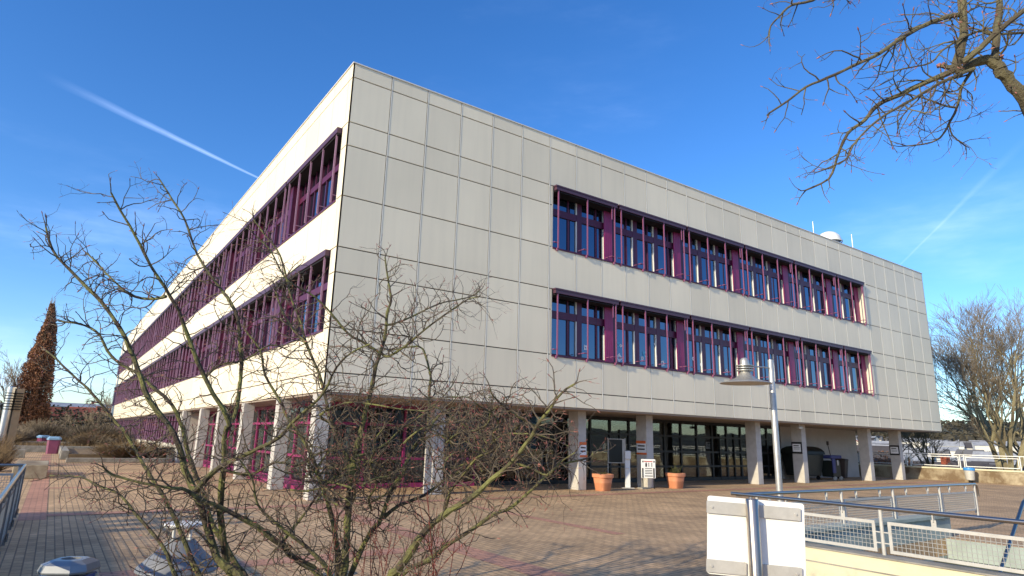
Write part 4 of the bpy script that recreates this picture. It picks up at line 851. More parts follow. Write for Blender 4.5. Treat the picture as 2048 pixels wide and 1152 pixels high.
# stem lines of the shrub and the tree: x, y, z, radius
SHRUB=[[[-3.922,-10.604,-.02,.0473],[-3.989,-10.498,.256,.0418],[-4.056,-10.391,.513,.0364],[-4.211,-10.266,.644,.0329],[-4.327,-10.212,.921,.0303],[-4.417,-10.155,1.126,.028],[-4.502,-10.091,1.296,.0258],[-4.604,-10.044,1.563,.0237],[-4.807,-9.926,1.832,.0216],[-4.926,-9.862,2.084,.0196],[-5.047,-9.797,2.336,.0176],[-5.201,-9.704,2.574,.0156],[-5.365,-9.587,2.75,.0137],[-5.51,-9.477,2.905,.0117],[-5.66,-9.368,3.079,.0097],[-5.738,-9.318,3.278,.0078]],[[-3.831,-10.181,-.02,.0422],[-3.921,-10.117,.225,.0373],[-4.012,-10.052,.45,.0325],[-4.072,-10.064,.507,.0293],[-4.167,-10.124,.808,.0269],[-4.228,-10.188,1.047,.0248],[-4.253,-10.284,1.305,.0228],[-4.296,-10.377,1.597,.0209],[-4.294,-10.442,1.687,.0191],[-4.504,-10.426,2.007,.0174],[-4.673,-10.438,2.325,.0157],[-4.765,-10.465,2.508,.0141],[-4.881,-10.469,2.669,.0125],[-5.006,-10.466,2.831,.011],[-5.137,-10.474,3.043,.0096],[-5.261,-10.475,3.216,.0082],[-5.338,-10.493,3.332,.0068]],[[-4.254,-10.245,1.69,.0207],[-4.199,-10.224,1.753,.0184],[-4.215,-10.255,2.165,.0166],[-4.284,-10.237,2.534,.0151],[-4.36,-10.157,2.711,.0136],[-4.423,-10.065,2.815,.0121],[-4.619,-9.935,3.106,.0107],[-4.749,-9.858,3.423,.0093],[-4.861,-9.758,3.615,.0079],[-4.976,-9.656,3.811,.0066]],[[-4.443,-10.303,1.138,.0238],[-4.367,-10.47,1.289,.0206],[-4.242,-10.663,1.408,.0183],[-4.153,-10.816,1.476,.0163],[-4.045,-10.988,1.565,.0143],[-4.003,-11.118,1.667,.0126],[-3.935,-11.269,1.782,.0109],[-3.882,-11.407,1.887,.0093],[-3.857,-11.545,2.057,.0078],[-3.807,-11.679,2.155,.0063],[-3.731,-11.819,2.212,.005]],[[-3.478,-10.594,-.02,.0374],[-3.487,-10.599,.249,.0331],[-3.497,-10.603,.498,.0288],[-3.712,-10.567,.651,.0251],[-3.826,-10.588,.754,.0223],[-4.024,-10.562,.898,.0198],[-4.252,-10.508,1.022,.0176],[-4.431,-10.475,1.098,.0155],[-4.545,-10.487,1.173,.0135],[-4.632,-10.5,1.187,.0116],[-4.834,-10.439,1.221,.0098],[-5.018,-10.398,1.28,.008],[-5.083,-10.438,1.334,.0064]],[[-4.175,-10.262,-.02,.0222],[-4.348,-10.346,.281,.0196],[-4.522,-10.43,.563,.0171],[-4.535,-10.366,.598,.0151],[-4.606,-10.294,.748,.0135],[-4.73,-10.184,.894,.0121],[-4.825,-10.081,.995,.0108],[-4.916,-9.984,1.106,.0095],[-5.065,-9.83,1.165,.0082],[-5.178,-9.702,1.222,.007],[-5.379,-9.495,1.224,.0058]],[[-4.029,-10.203,-.02,.0296],[-4.122,-9.963,.206,.0262],[-4.215,-9.723,.411,.0228],[-4.322,-9.631,.607,.0207],[-4.439,-9.548,.853,.0192],[-4.519,-9.463,1.004,.0178],[-4.658,-9.352,1.208,.0165],[-4.737,-9.262,1.34,.0153],[-4.886,-9.153,1.574,.014],[-4.947,-9.056,1.643,.0128],[-5.172,-8.902,1.905,.0116],[-5.282,-8.785,2.018,.0104],[-5.415,-8.655,2.141,.0093],[-5.507,-8.546,2.24,.0081],[-5.588,-8.436,2.309,.0069]],[[-3.32,-10.544,-.02,.0448],[-3.332,-10.628,.252,.0396],[-3.344,-10.712,.503,.0345],[-3.355,-10.739,.744,.0314],[-3.367,-10.767,.987,.0291],[-3.375,-10.797,1.229,.027],[-3.375,-10.819,1.426,.0251],[-3.355,-10.843,1.578,.0232],[-3.342,-10.844,1.67,.0214],[-3.32,-10.886,1.882,.0196],[-3.303,-10.946,2.169,.0179],[-3.277,-10.966,2.295,.0162],[-3.257,-10.993,2.456,.0145],[-3.263,-10.999,2.613,.0128],[-3.24,-11.012,2.723,.0112],[-3.256,-10.998,2.832,.0095],[-3.283,-10.983,2.968,.0079],[-3.306,-10.971,3.101,.0062]],[[-3.263,-10.937,2.279,.0137],[-3.245,-11.055,2.24,.0113],[-3.182,-11.239,2.319,.0095],[-3.127,-11.426,2.426,.008],[-3.018,-11.662,2.569,.0066],[-2.968,-11.835,2.64,.0053],[-2.961,-11.955,2.633,.0041]],[[-3.258,-11.007,2.509,.0091],[-3.143,-10.982,2.549,.0082],[-3.016,-10.975,2.619,.0075],[-2.801,-11.047,2.75,.0068],[-2.634,-11.063,2.808,.0062],[-2.471,-11.078,2.868,.0056],[-2.375,-11.05,2.944,.005]],[[-3.298,-10.997,2.269,.012],[-3.451,-10.969,2.352,.0105],[-3.567,-10.957,2.403,.0094],[-3.725,-10.947,2.558,.0084],[-3.869,-10.936,2.675,.0074],[-3.979,-10.927,2.722,.0066],[-4.109,-10.913,2.797,.0057],[-4.249,-10.926,2.993,.0049],[-4.373,-10.923,3.091,.0042]],[[-3.38,-10.811,1.23,.0204],[-3.414,-10.793,1.397,.0188],[-3.459,-10.745,1.494,.0176],[-3.483,-10.702,1.553,.0165],[-3.529,-10.665,1.689,.0155],[-3.567,-10.631,1.815,.0145],[-3.629,-10.604,2.02,.0135],[-3.672,-10.567,2.145,.0126],[-3.77,-10.515,2.354,.0117],[-3.831,-10.484,2.546,.0108],[-3.889,-10.442,2.689,.0099],[-3.936,-10.406,2.831,.009],[-4.033,-10.379,3.118,.0081],[-4.159,-10.298,3.296,.0073],[-4.251,-10.23,3.433,.0064]],[[-3.211,-10.946,-.02,.0445],[-3.225,-11.144,.301,.0394],[-3.239,-11.342,.603,.0343],[-3.22,-11.413,.651,.0303],[-3.145,-11.576,.88,.0273],[-3.094,-11.693,1.003,.0246],[-3.024,-11.813,1.097,.0221],[-2.917,-11.967,1.215,.0198],[-2.855,-12.089,1.333,.0175],[-2.793,-12.209,1.446,.0154],[-2.731,-12.346,1.615,.0134],[-2.729,-12.414,1.692,.0114],[-2.699,-12.51,1.799,.0096],[-2.671,-12.607,1.913,.0077],[-2.634,-12.693,1.968,.006]],[[-3.166,-10.978,-.02,.0273],[-3.105,-11.044,.272,.0241],[-3.044,-11.11,.545,.021],[-2.867,-11.233,.662,.0186],[-2.75,-11.314,.779,.0169],[-2.616,-11.402,.879,.0154],[-2.46,-11.516,1.015,.0139],[-2.332,-11.588,1.074,.0125],[-2.179,-11.711,1.248,.0111],[-2.094,-11.764,1.346,.0098],[-2.003,-11.812,1.411,.0085],[-1.826,-11.916,1.463,.0072],[-1.773,-11.93,1.503,.0059]],[[-3.289,-10.566,-.02,.0315],[-3.237,-10.51,.222,.0279],[-3.184,-10.455,.444,.0243],[-3.117,-10.532,.699,.0225],[-3.059,-10.563,.816,.0211],[-2.998,-10.587,.9,.0199],[-2.963,-10.609,1.044,.0188],[-2.924,-10.633,1.182,.0177],[-2.854,-10.67,1.288,.0166],[-2.822,-10.698,1.459,.0156],[-2.755,-10.729,1.555,.0146],[-2.698,-10.751,1.643,.0135],[-2.675,-10.746,1.723,.0126],[-2.7,-10.775,2.031,.0116],[-2.694,-10.769,2.145,.0106],[-2.736,-10.742,2.303,.0096],[-2.764,-10.705,2.395,.0086],[-2.825,-10.623,2.411,.0077],[-2.953,-10.48,2.38,.0067]],[[-3.74,-10.323,.723,.0133],[-3.586,-10.384,.965,.0104],[-3.465,-10.41,1.164,.0082],[-3.284,-10.472,1.343,.0062]],[[-3.384,-10.499,-.02,.0230],[-3.463,-10.72,.281,.0203],[-3.542,-10.942,.562,.0177],[-3.641,-10.936,.695,.015],[-3.78,-10.898,.812,.0131],[-3.894,-10.867,.896,.0113],[-4.049,-10.823,1.028,.0097],[-4.114,-10.828,1.115,.0081],[-4.163,-10.861,1.26,.0067],[-4.266,-10.855,1.401,.0053]],[[-3.348,-10.524,-.02,.0364],[-3.281,-10.386,.206,.0322],[-3.213,-10.249,.411,.028],[-3.244,-10.255,.669,.0252],[-3.315,-10.234,.93,.0232],[-3.362,-10.198,1.083,.0213],[-3.428,-10.15,1.242,.0196],[-3.515,-10.103,1.455,.0179],[-3.594,-10.039,1.588,.0162],[-3.699,-9.962,1.74,.0146],[-3.768,-9.91,1.894,.013],[-3.905,-9.831,2.116,.0115],[-3.969,-9.805,2.343,.0099],[-4.102,-9.717,2.526,.0084]],[[-3.9,-10.62,-.02,.0344],[-3.883,-10.202,.195,.0304],[-3.866,-9.785,.39,.0265],[-3.922,-9.728,.458,.0244],[-4.034,-9.665,.64,.0228],[-4.168,-9.593,.845,.0214],[-4.28,-9.561,1.131,.0201],[-4.372,-9.517,1.33,.0188],[-4.408,-9.483,1.428,.0176],[-4.467,-9.455,1.605,.0164],[-4.571,-9.408,1.822,.0152],[-4.761,-9.288,1.995,.014],[-4.838,-9.221,2.079,.0129],[-5.074,-9.063,2.231,.0117],[-5.198,-8.997,2.433,.0106],[-5.325,-8.897,2.524,.0095],[-5.528,-8.728,2.563,.0084]],[[-4.862,-10.439,2.609,.0126],[-4.965,-10.26,2.603,.0108],[-5.088,-10.083,2.655,.0095],[-5.231,-9.921,2.804,.0083],[-5.35,-9.775,2.949,.0072],[-5.422,-9.645,3.039,.0061]],[[-2.918,-11.167,1.64,.0133],[-2.776,-11.133,1.783,.0107],[-2.593,-11.106,1.855,.0087],[-2.384,-11.061,1.801,.0068],[-2.175,-11.028,1.788,.0049]],[[-2.765,-11.256,.974,.0144],[-2.791,-11.385,1.179,.0122],[-2.77,-11.529,1.32,.0105],[-2.735,-11.682,1.457,.009],[-2.675,-11.829,1.518,.0077],[-2.642,-11.973,1.63,.0064],[-2.635,-12.087,1.703,.0053]],[[-2.982,-10.553,.896,.0187],[-2.83,-10.593,1.013,.016],[-2.625,-10.661,1.097,.0139],[-2.459,-10.715,1.226,.0121],[-2.253,-10.798,1.361,.0103],[-2.056,-10.903,1.589,.0086],[-1.801,-11.023,1.733,.0069],[-1.59,-11.059,1.694,.0052]],[[-3.42,-10.93,1.43,.0129],[-3.286,-10.917,1.465,.0111],[-3.142,-10.925,1.547,.0097],[-3.031,-10.915,1.651,.0084],[-2.898,-10.917,1.739,.0072],[-2.704,-10.988,1.917,.006],[-2.588,-10.992,2.054,.0048]],[[-3.554,-10.735,1.688,.0118],[-3.677,-10.773,1.751,.0096],[-3.559,-10.989,1.846,.008],[-3.43,-11.183,1.839,.0066],[-3.27,-11.39,1.804,.0053],[-3.151,-11.575,1.79,.0041]],[[-3.791,-10.585,2.344,.0137],[-3.886,-10.392,2.512,.0109],[-3.946,-10.231,2.706,.0089],[-3.956,-10.107,2.91,.0069],[-3.779,-10.12,3.128,.005]],[[-4.257,-10.306,1.306,.0129],[-4.085,-10.452,1.27,.0105],[-3.947,-10.614,1.373,.0087],[-3.792,-10.754,1.361,.0071],[-3.689,-10.89,1.461,.0056],[-3.544,-11.035,1.485,.0042]],[[-4.465,-10.195,2.024,.0118],[-4.368,-10.209,2.138,.0095],[-4.188,-10.262,2.192,.0078],[-4.018,-10.334,2.33,.0062],[-3.87,-10.342,2.301,.0047]],[[-2.562,-11.883,1.433,.0109],[-2.483,-12.017,1.399,.0085],[-2.414,-12.14,1.352,.0068],[-2.4,-12.265,1.446,.0052],[-2.371,-12.395,1.52,.0038]],[[-2.532,-12.158,1.699,.0105],[-2.685,-12.155,1.754,.0082],[-2.825,-12.163,1.818,.0066],[-2.951,-12.187,1.897,.0051],[-3.012,-12.245,1.942,.0037]],[[-3.469,-10.755,1.29,.0088],[-3.627,-10.802,1.301,.0071],[-3.777,-10.857,1.317,.0059],[-3.921,-10.908,1.306,.0049],[-4.054,-10.985,1.357,.004]],[[-2.798,-10.663,1.445,.0096],[-2.788,-10.745,1.546,.0084],[-2.713,-10.859,1.605,.0075],[-2.611,-10.979,1.617,.0067],[-2.511,-11.085,1.587,.006],[-2.437,-11.16,1.514,.0053],[-2.34,-11.264,1.485,.0046]],[[-2.538,-10.69,1.317,.0098],[-2.453,-10.845,1.341,.008],[-2.386,-10.996,1.391,.0068],[-2.331,-11.141,1.452,.0057],[-2.313,-11.267,1.535,.0046]],[[-3.14,-10.223,.964,.0097],[-3.125,-10.281,1.067,.0085],[-3.147,-10.314,1.172,.0076],[-3.136,-10.37,1.273,.0068],[-3.155,-10.405,1.378,.0061],[-3.129,-10.469,1.474,.0054],[-3.155,-10.499,1.578,.0048]],[[-3.448,-11.001,1.199,.0084],[-3.536,-10.895,1.227,.0071],[-3.629,-10.786,1.255,.0061],[-3.676,-10.723,1.332,.0052],[-3.725,-10.661,1.414,.0043]],[[-2.554,-11.027,1.53,.0094],[-2.633,-10.956,1.604,.0081],[-2.72,-10.874,1.665,.0072],[-2.828,-10.767,1.687,.0064],[-2.939,-10.655,1.696,.0056],[-3.05,-10.546,1.719,.0048]],[[-3.314,-10.128,1.175,.0097],[-3.258,-10.296,1.249,.0084],[-3.193,-10.467,1.309,.0075],[-3.166,-10.617,1.391,.0066],[-3.167,-10.751,1.486,.0058],[-3.226,-10.846,1.585,.0051],[-3.29,-10.936,1.68,.0044]],[[-2.33,-10.66,1.256,.01],[-2.358,-10.643,1.362,.0088],[-2.418,-10.599,1.455,.008],[-2.397,-10.618,1.564,.0072],[-2.323,-10.667,1.653,.0065],[-2.265,-10.708,1.751,.0058],[-2.138,-10.784,1.801,.0051]],[[-2.681,-11.694,1.503,.0083],[-2.749,-11.681,1.58,.0072],[-2.802,-11.68,1.661,.0063],[-2.895,-11.644,1.718,.0055],[-2.983,-11.615,1.782,.0048],[-3.083,-11.571,1.831,.0041]],[[-2.894,-10.121,.998,.0101],[-2.83,-10.257,1.07,.0089],[-2.774,-10.392,1.153,.0081],[-2.776,-10.492,1.26,.0073],[-2.854,-10.538,1.362,.0066],[-2.99,-10.529,1.418,.0059],[-3.138,-10.499,1.428,.0053],[-3.276,-10.482,1.46,.0047]],[[-3.833,-10.698,1.173,.0084],[-3.752,-10.86,1.173,.0069],[-3.68,-11.026,1.205,.0058],[-3.615,-11.166,1.168,.0048],[-3.567,-11.291,1.122,.0039]],[[-3.464,-10.572,1.172,.009],[-3.587,-10.56,1.224,.008],[-3.664,-10.591,1.314,.0072],[-3.685,-10.663,1.411,.0065],[-3.706,-10.735,1.506,.0059],[-3.798,-10.75,1.578,.0053],[-3.914,-10.741,1.625,.0047],[-4.036,-10.719,1.641,.0042]],[[-3.561,-11.031,1.08,.0082],[-3.637,-10.935,1.128,.0073],[-3.653,-10.891,1.213,.0066],[-3.685,-10.834,1.292,.006],[-3.655,-10.825,1.383,.0054],[-3.597,-10.832,1.464,.0049],[-3.497,-10.861,1.52,.0043]],[[-3.188,-11.32,1.546,.0084],[-3.133,-11.372,1.62,.0072],[-3.057,-11.435,1.679,.0064],[-2.953,-11.508,1.705,.0056],[-2.843,-11.579,1.712,.0049],[-2.735,-11.637,1.678,.0042]],[[-2.869,-11.401,1.37,.0085],[-2.806,-11.377,1.457,.0077],[-2.675,-11.387,1.501,.0071],[-2.522,-11.397,1.487,.0066],[-2.368,-11.399,1.449,.0061],[-2.215,-11.42,1.475,.0056],[-2.052,-11.429,1.439,.0052],[-1.892,-11.454,1.461,.0047]],[[-2.943,-11.566,1.563,.0083],[-2.917,-11.681,1.632,.0073],[-2.852,-11.811,1.656,.0066],[-2.813,-11.931,1.708,.0059],[-2.843,-12.012,1.792,.0053],[-2.817,-12.124,1.851,.0048],[-2.85,-12.189,1.886,.0043],[-2.828,-12.28,1.883,.0038]],[[-2.18,-10.901,1.308,.0098],[-2.189,-10.807,1.405,.0086],[-2.181,-10.725,1.506,.0077],[-2.112,-10.688,1.612,.0069],[-2.031,-10.66,1.722,.0061],[-1.897,-10.663,1.808,.0053]],[[-2.965,-10.634,1.287,.0094],[-3.028,-10.531,1.358,.0084],[-3.127,-10.391,1.386,.0076],[-3.223,-10.245,1.388,.0069],[-3.319,-10.112,1.436,.0063],[-3.414,-9.982,1.489,.0056],[-3.514,-9.825,1.461,.005]],[[-2.424,-11.333,1.56,.0091],[-2.456,-11.267,1.649,.0081],[-2.445,-11.235,1.749,.0073],[-2.372,-11.243,1.841,.0067],[-2.313,-11.243,1.943,.006],[-2.32,-11.172,1.954,.0054],[-2.245,-11.156,1.959,.0048]],[[-3.198,-10.831,1.01,.0088],[-3.253,-10.889,1.109,.0078],[-3.244,-10.989,1.201,.007],[-3.284,-11.056,1.298,.0064],[-3.356,-11.098,1.383,.0057],[-3.37,-11.182,1.477,.0052],[-3.401,-11.254,1.567,.0046],[-3.386,-11.354,1.646,.0041]],[[-2.629,-11.808,1.54,.0082],[-2.721,-11.858,1.62,.0071],[-2.739,-11.961,1.703,.0063],[-2.832,-12.009,1.778,.0056],[-2.957,-12.026,1.825,.0049],[-3.066,-12.056,1.878,.0043],[-3.195,-12.055,1.871,.0037]],[[-2.482,-11.271,1.391,.009],[-2.447,-11.357,1.475,.008],[-2.437,-11.428,1.565,.0073],[-2.385,-11.523,1.636,.0066],[-2.29,-11.63,1.647,.006],[-2.193,-11.733,1.639,.0054],[-2.104,-11.824,1.606,.0049],[-2.02,-11.906,1.559,.0043]],[[-1.985,-11.02,1.428,.0099],[-2.07,-11.074,1.53,.0087],[-2.168,-11.117,1.625,.0079],[-2.311,-11.12,1.69,.0071],[-2.42,-11.153,1.776,.0064],[-2.543,-11.173,1.851,.0057],[-2.64,-11.212,1.934,.0051],[-2.774,-11.2,1.926,.0045]],[[-3.684,-10.891,1.089,.0083],[-3.619,-10.863,1.162,.0074],[-3.513,-10.858,1.216,.0068],[-3.386,-10.863,1.249,.0062],[-3.242,-10.862,1.227,.0056],[-3.112,-10.869,1.265,.0051],[-2.969,-10.88,1.284,.0045]],[[-3.416,-11.125,1.229,.0083],[-3.302,-11.109,1.278,.007],[-3.161,-11.104,1.299,.0061],[-3.061,-11.085,1.371,.0053],[-2.98,-11.055,1.453,.0044]],[[-3.442,-9.814,1.205,.01],[-3.346,-9.842,1.282,.0085],[-3.201,-9.887,1.297,.0073],[-3.088,-9.923,1.363,.0062],[-2.955,-9.969,1.411,.0052]]]
TREE=[[[2.363,-14.144,-.756,.0617],[2.006,-14.362,.844,.0586],[1.616,-14.556,2.442,.0563],[1.201,-14.591,3.557,.0543],[.87,-14.533,4.15,.0524],[.684,-14.483,4.426,.0506],[.57,-14.446,4.572,.0488],[.487,-14.415,4.666,.0471]],[[.487,-14.415,4.666,.0435],[.443,-14.378,4.751,.0401],[.359,-14.286,4.746,.0376],[.311,-14.207,4.698,.0354],[.296,-14.171,4.719,.0333]],[[.296,-14.171,4.719,.0407],[.347,-14.225,4.954,.0374],[.376,-14.254,5.153,.035],[.375,-14.266,5.367,.0328],[.346,-14.276,5.647,.0307],[.345,-14.346,6.058,.0288]],[[.359,-14.24,5.232,.0226],[.187,-14.143,5.168,.0199],[.022,-14.041,5.072,.0179],[-.151,-13.92,4.931,.016],[-.284,-13.832,4.805,.0144],[-.476,-13.702,4.682,.0128],[-.667,-13.575,4.561,.0113],[-.826,-13.478,4.466,.0098],[-.955,-13.391,4.337,.0084],[-1.094,-13.301,4.217,.0071]],[[.296,-14.171,4.719,.0259],[.152,-14.002,4.63,.0228],[.022,-13.844,4.544,.0206],[-.099,-13.691,4.453,.0185],[-.131,-13.596,4.35,.0166],[-.184,-13.497,4.28,.0148],[-.196,-13.42,4.189,.013],[-.184,-13.348,4.058,.0112],[-.183,-13.262,3.904,.0095],[-.299,-13.113,3.817,.0078]],[[.311,-14.293,4.668,.0145],[.05,-14.119,4.516,.0125],[-.148,-13.99,4.365,.011],[-.353,-13.856,4.215,.0097],[-.503,-13.761,4.068,.0084],[-.612,-13.696,3.922,.0073],[-.687,-13.659,3.794,.0062],[-.885,-13.541,3.679,.0051]],[[.41,-14.25,4.714,.0129],[.393,-14.16,4.592,.0112],[.425,-14.096,4.44,.01],[.427,-14.022,4.323,.0089],[.433,-13.96,4.242,.0078],[.398,-13.879,4.192,.0068],[.264,-13.738,4.173,.0058]],[[.535,-13.987,4.373,.0077],[.63,-13.969,4.301,.0066],[.794,-14.001,4.233,.0059]],[[.22,-14.242,4.714,.0272],[.264,-14.361,4.798,.024],[.324,-14.501,4.921,.0216],[.397,-14.65,5.041,.0194],[.508,-14.84,5.21,.0174]],[[.436,-14.399,4.732,.0326],[.558,-14.425,5.101,.0288],[.69,-14.44,5.408,.026],[.773,-14.484,5.933,.0234]],[[.934,-14.617,5.142,.0132],[.8,-14.537,5.084,.0117],[.611,-14.425,5.047,.0106],[.458,-14.351,5.051,.0096],[.318,-14.265,4.987,.0087],[.155,-14.144,4.856,.0078],[.064,-14.076,4.737,.007],[-.098,-13.977,4.677,.0062],[-.258,-13.88,4.622,.0054]],[[.007,-13.823,5.938,.0159],[-.246,-13.614,5.687,.0135],[-.481,-13.431,5.482,.0116],[-.656,-13.33,5.411,.01],[-.756,-13.267,5.295,.0085],[-.834,-13.221,5.182,.0071],[-.86,-13.21,5.062,.0058]],[[.599,-14.205,5.824,.0139],[.386,-13.949,5.888,.0095],[.198,-13.75,6.09,.0062]],[[.462,-14.085,4.458,.0094],[.447,-14.005,4.503,.0079],[.403,-13.915,4.586,.0069],[.34,-13.808,4.661,.0059]],[[.468,-14.438,4.79,.0109],[.424,-14.5,4.821,.0085],[.344,-14.547,4.889,.0068],[.363,-14.636,4.857,.0052]]]
# ---------------------------------------------------------------- woody plants
def smoothpts(q,sub=3):
    """Catmull-Rom through [x,y,z,r] points"""
    P=[Vector(p[:3]) for p in q]; Rr=[p[3] for p in q]; out=[];rr=[]
    n=len(P)
    for i in range(n-1):
        p0=P[max(i-1,0)];p1=P[i];p2=P[i+1];p3=P[min(i+2,n-1)]
        for k in range(sub):
            t=k/sub; t2=t*t;t3=t2*t
            out.append(.5*((2*p1)+(p2-p0)*t+(2*p0-5*p1+4*p2-p3)*t2+(3*p1-p0-3*p2+p3)*t3)); rr.append(Rr[i]*(1-t)+Rr[i+1]*t)
    out.append(P[-1]); rr.append(Rr[-1]); return out,rr
def jitter(r,a): return Vector((r.uniform(-a,a),r.uniform(-a,a),r.uniform(-a,a)))
def twig(mb,bud,r,p,d,l,rad,lev,up,seg=.05,kink=.35,budsz=1.0,nside=4,rend=.45):
    """a crooked twig with its own side twigs and a bud"""
    n=max(3,int(l/seg)); pts=[p.copy()]; rs=[rad]; d=d.normalized(); curl=jitter(r,.16)
    for i in range(n):
        d=(d+jitter(r,kink)+curl+Vector((0,0,up))*.12).normalized()
        p=p+d*(l/n); pts.append(p.copy()); rs.append(rad*(1-(1-rend)*(i+1)/n))
        if lev>0 and i>0 and r.random()<(.62 if lev>1 else .5):
            side=d.cross(jitter(r,1)).normalized()
            twig(mb,bud,r,p,(d*.55+side).normalized(),l*r.uniform(.35,.7)*(1-.35*i/n),rs[-1]*.8,lev-1,up,seg,kink,budsz,nside,rend)
    mb.tube(pts,rs,nside,cap=False)
    if bud is not None and r.random()<.85:
        q=pts[-1]; e=(pts[-1]-pts[-2]).normalized(); b=rs[-1]
        s=budsz
        bud.tube([q-e*.002,q+e*.005*s,q+e*.014*s,q+e*.024*s],[b*.8,b*1.45*s,b*1.2*s,b*.2],4,cap=False)
def woody(name,label,cat,lines,barkm,twigm,seed,spacing,tl,trad,budsz=1.0,skip=.18,up=.3,lev=2,seg=.05,kink=.35,flat=None,drop=None,extra=None):
    root=thing(name,label,cat,lines[0][0][:3] if False else (0,0,0))
    r=random.Random(seed); st=MB(); tw=MB(); bd=MB()
    for li,q in enumerate(lines):
        P,Rr=smoothpts(q,3)
        # small knobbly irregularity
        for i in range(1,len(P)-1): P[i]=P[i]+jitter(r,Rr[i]*.22)
        Rr=[x*(1+r.uniform(-.10,.10)) for x in Rr]
        st.tube(P,Rr,8 if Rr[0]>.015 else 6)
        L=0; tot=sum((P[i+1]-P[i]).length for i in range(len(P)-1)); nxt=tot*skip if Rr[0]>.02 else tot*.06
        for i in range(len(P)-1):
            sl=(P[i+1]-P[i]).length; L+=sl
            while L>nxt:
                nxt+=spacing*r.uniform(.5,1.5)
                d=(P[i+1]-P[i]).normalized(); side=d.cross(jitter(r,1)).normalized()
                if flat is not None: side=(side-flat*side.dot(flat)*.55).normalized()
                t=L/tot
                twig(tw,bd,r,P[i],(d*.5+side+Vector((0,0,.2*up))).normalized(),tl*r.uniform(.45,1.15)*(1-.3*t),max(trad*.8,min(trad*1.5,Rr[i]*.6)),lev if r.random()<.75 else lev-1,up,seg,kink,budsz)
        # terminal spray
        d=(P[-1]-P[-2]).normalized()
        for k in range(2): twig(tw,bd,r,P[-1],(d+jitter(r,.5)).normalized(),tl*r.uniform(.2,.45),Rr[-1]*.8,lev-1,up,seg,kink,budsz)
    st.build('stem',barkm,root,smooth=True,recalc=False)
    tw.build('twig',twigm,root,smooth=False,recalc=False)
    bd.build('bud','bud',root,recalc=False)
    return root
woody('bare_shrub','large bare many-stemmed shrub with greenish lichen bark in front of the building','shrub',SHRUB,'bark1','bark2',11,.044,.40,.0040,1.3,.20,.25,2,.046,.45)
TREE[0][0]=[1.95,-14.3,0.0,.075]
woody('bare_tree','overhanging bare branches with pale buds reaching in at the top right','tree',TREE,'bark3','bark3',5,.085,.42,.0050,1.35,.05,.15,2,.050,.40)
# thin red shoots at the foot of the shrub
r=random.Random(3); root=thing('red_stemmed_shrub','thin upright red stems growing at the foot of the large bare shrub','shrub',(-3.3,-10.9,0)); mb=MB()
for i in range(26):
    b=Vector((r.uniform(-.55,.75),r.uniform(-.6,.4),0)); tip=b+Vector((r.uniform(-.5,.9),r.uniform(-.4,.3),r.uniform(.75,1.35))); m=(b+tip)/2+jitter(r,.06)
    mb.tube([b,m,tip],[.0045,.0036,.0018],5)
    for k in range(2):
        q=b.lerp(tip,r.uniform(.5,.85)); mb.tube([q,q+Vector((r.uniform(-.2,.2),r.uniform(-.2,.2),r.uniform(.12,.3)))],[.0026,.0014],4)
mb.build('stem','red',root,recalc=False)
mb=MB(); n=28; ring=[]
vs=[(-3.4,-10.9,.05)]; 
for j in range(n): a=6.283*j/n; k=1+.12*math.sin(3*a)+.08*math.sin(5*a+1); vs.append((-3.4+1.2*k*math.cos(a),-10.9+.9*k*math.sin(a),.005))
mb.add(vs,[(0,1+j,1+(j+1)%n) for j in range(n)]); mb.build('planting_bed','soil',kind='structure',recalc=False)
# ---------------------------------------------------------------- background trees
def grow(st,tw,r,p,d,l,rad,lev,spread,up,tips=None,nside=5,mn=.012):
    n=4; pts=[p.copy()]; rs=[rad]
    for i in range(n):
        d=(d+jitter(r,.13)+Vector((0,0,up*.10))).normalized(); p=p+d*(l/n); pts.append(p.copy()); rs.append(max(mn*.6,rad*(1-.38*(i+1)/n)))
    (st if lev>2 else tw).tube(pts,rs,nside if lev>2 else 3,cap=False)
    if lev==0: return
    nb=r.choice((3,4)) if lev>1 else r.choice((3,4,5))
    for k in range(nb):
        i=n if k==0 else r.randint(2,n); side=d.cross(jitter(r,1)).normalized()
        w=spread*r.uniform(.6,1.3) if k else spread*.3
        grow(st,tw,r,pts[i],(d+side*w).normalized(),l*r.uniform(.62,.84),rs[i]*(.72 if k else .85),lev-1,spread,up,tips,nside,mn)
def bg_tree(name,label,loc,h,seed,levs=5,stems=1,spread=.55,up=.4,rad=.3,m1='bark4',m2='bark5',first=.26,group=None,mn=.018,lean=.12):
    k=thing(name,label,'tree',loc,0,group); r=random.Random(seed); st=MB(); tw=MB()
    for s in range(stems):
        a=s*2.4+seed; d=Vector((math.cos(a)*lean*(1 if stems>1 else .3)*2,math.sin(a)*lean*(1 if stems>1 else .3)*2,1)).normalized()
        grow(st,tw,r,Vector((math.cos(a)*rad*.8*(stems>1),math.sin(a)*rad*.8*(stems>1),-.3)),d,h*first,rad*r.uniform(.75,1.1),levs,spread,up,mn=mn)
    st.build('trunk',m1,k,smooth=True,recalc=False); tw.build('crown',m2,k,recalc=False); return k
bg_tree('bare_tree','big many-stemmed bare tree behind the right railing',(49.1,1.4,-.7),16.6,4,6,4,.64,.34,.26,lean=.13,mn=.014,first=.25)
bg_tree('bare_tree','dark slim bare tree just past the end of the building behind the parapet',(42.9,3.6,-1.2),8.0,9,5,1,.55,.3,.16,'bark3','bark3',mn=.018)
bg_tree('bare_tree','dark forked bare tree seen between the last two columns',(47.0,8.6,-1.5),8.0,21,5,2,.6,.3,.13,'bark3','bark3',mn=.018)
bg_tree('bare_tree','bare tree at the right picture edge behind the big many-stemmed tree',(57.5,1.0,-2),13,33,5,2,.55,.4,.24,mn=.02)
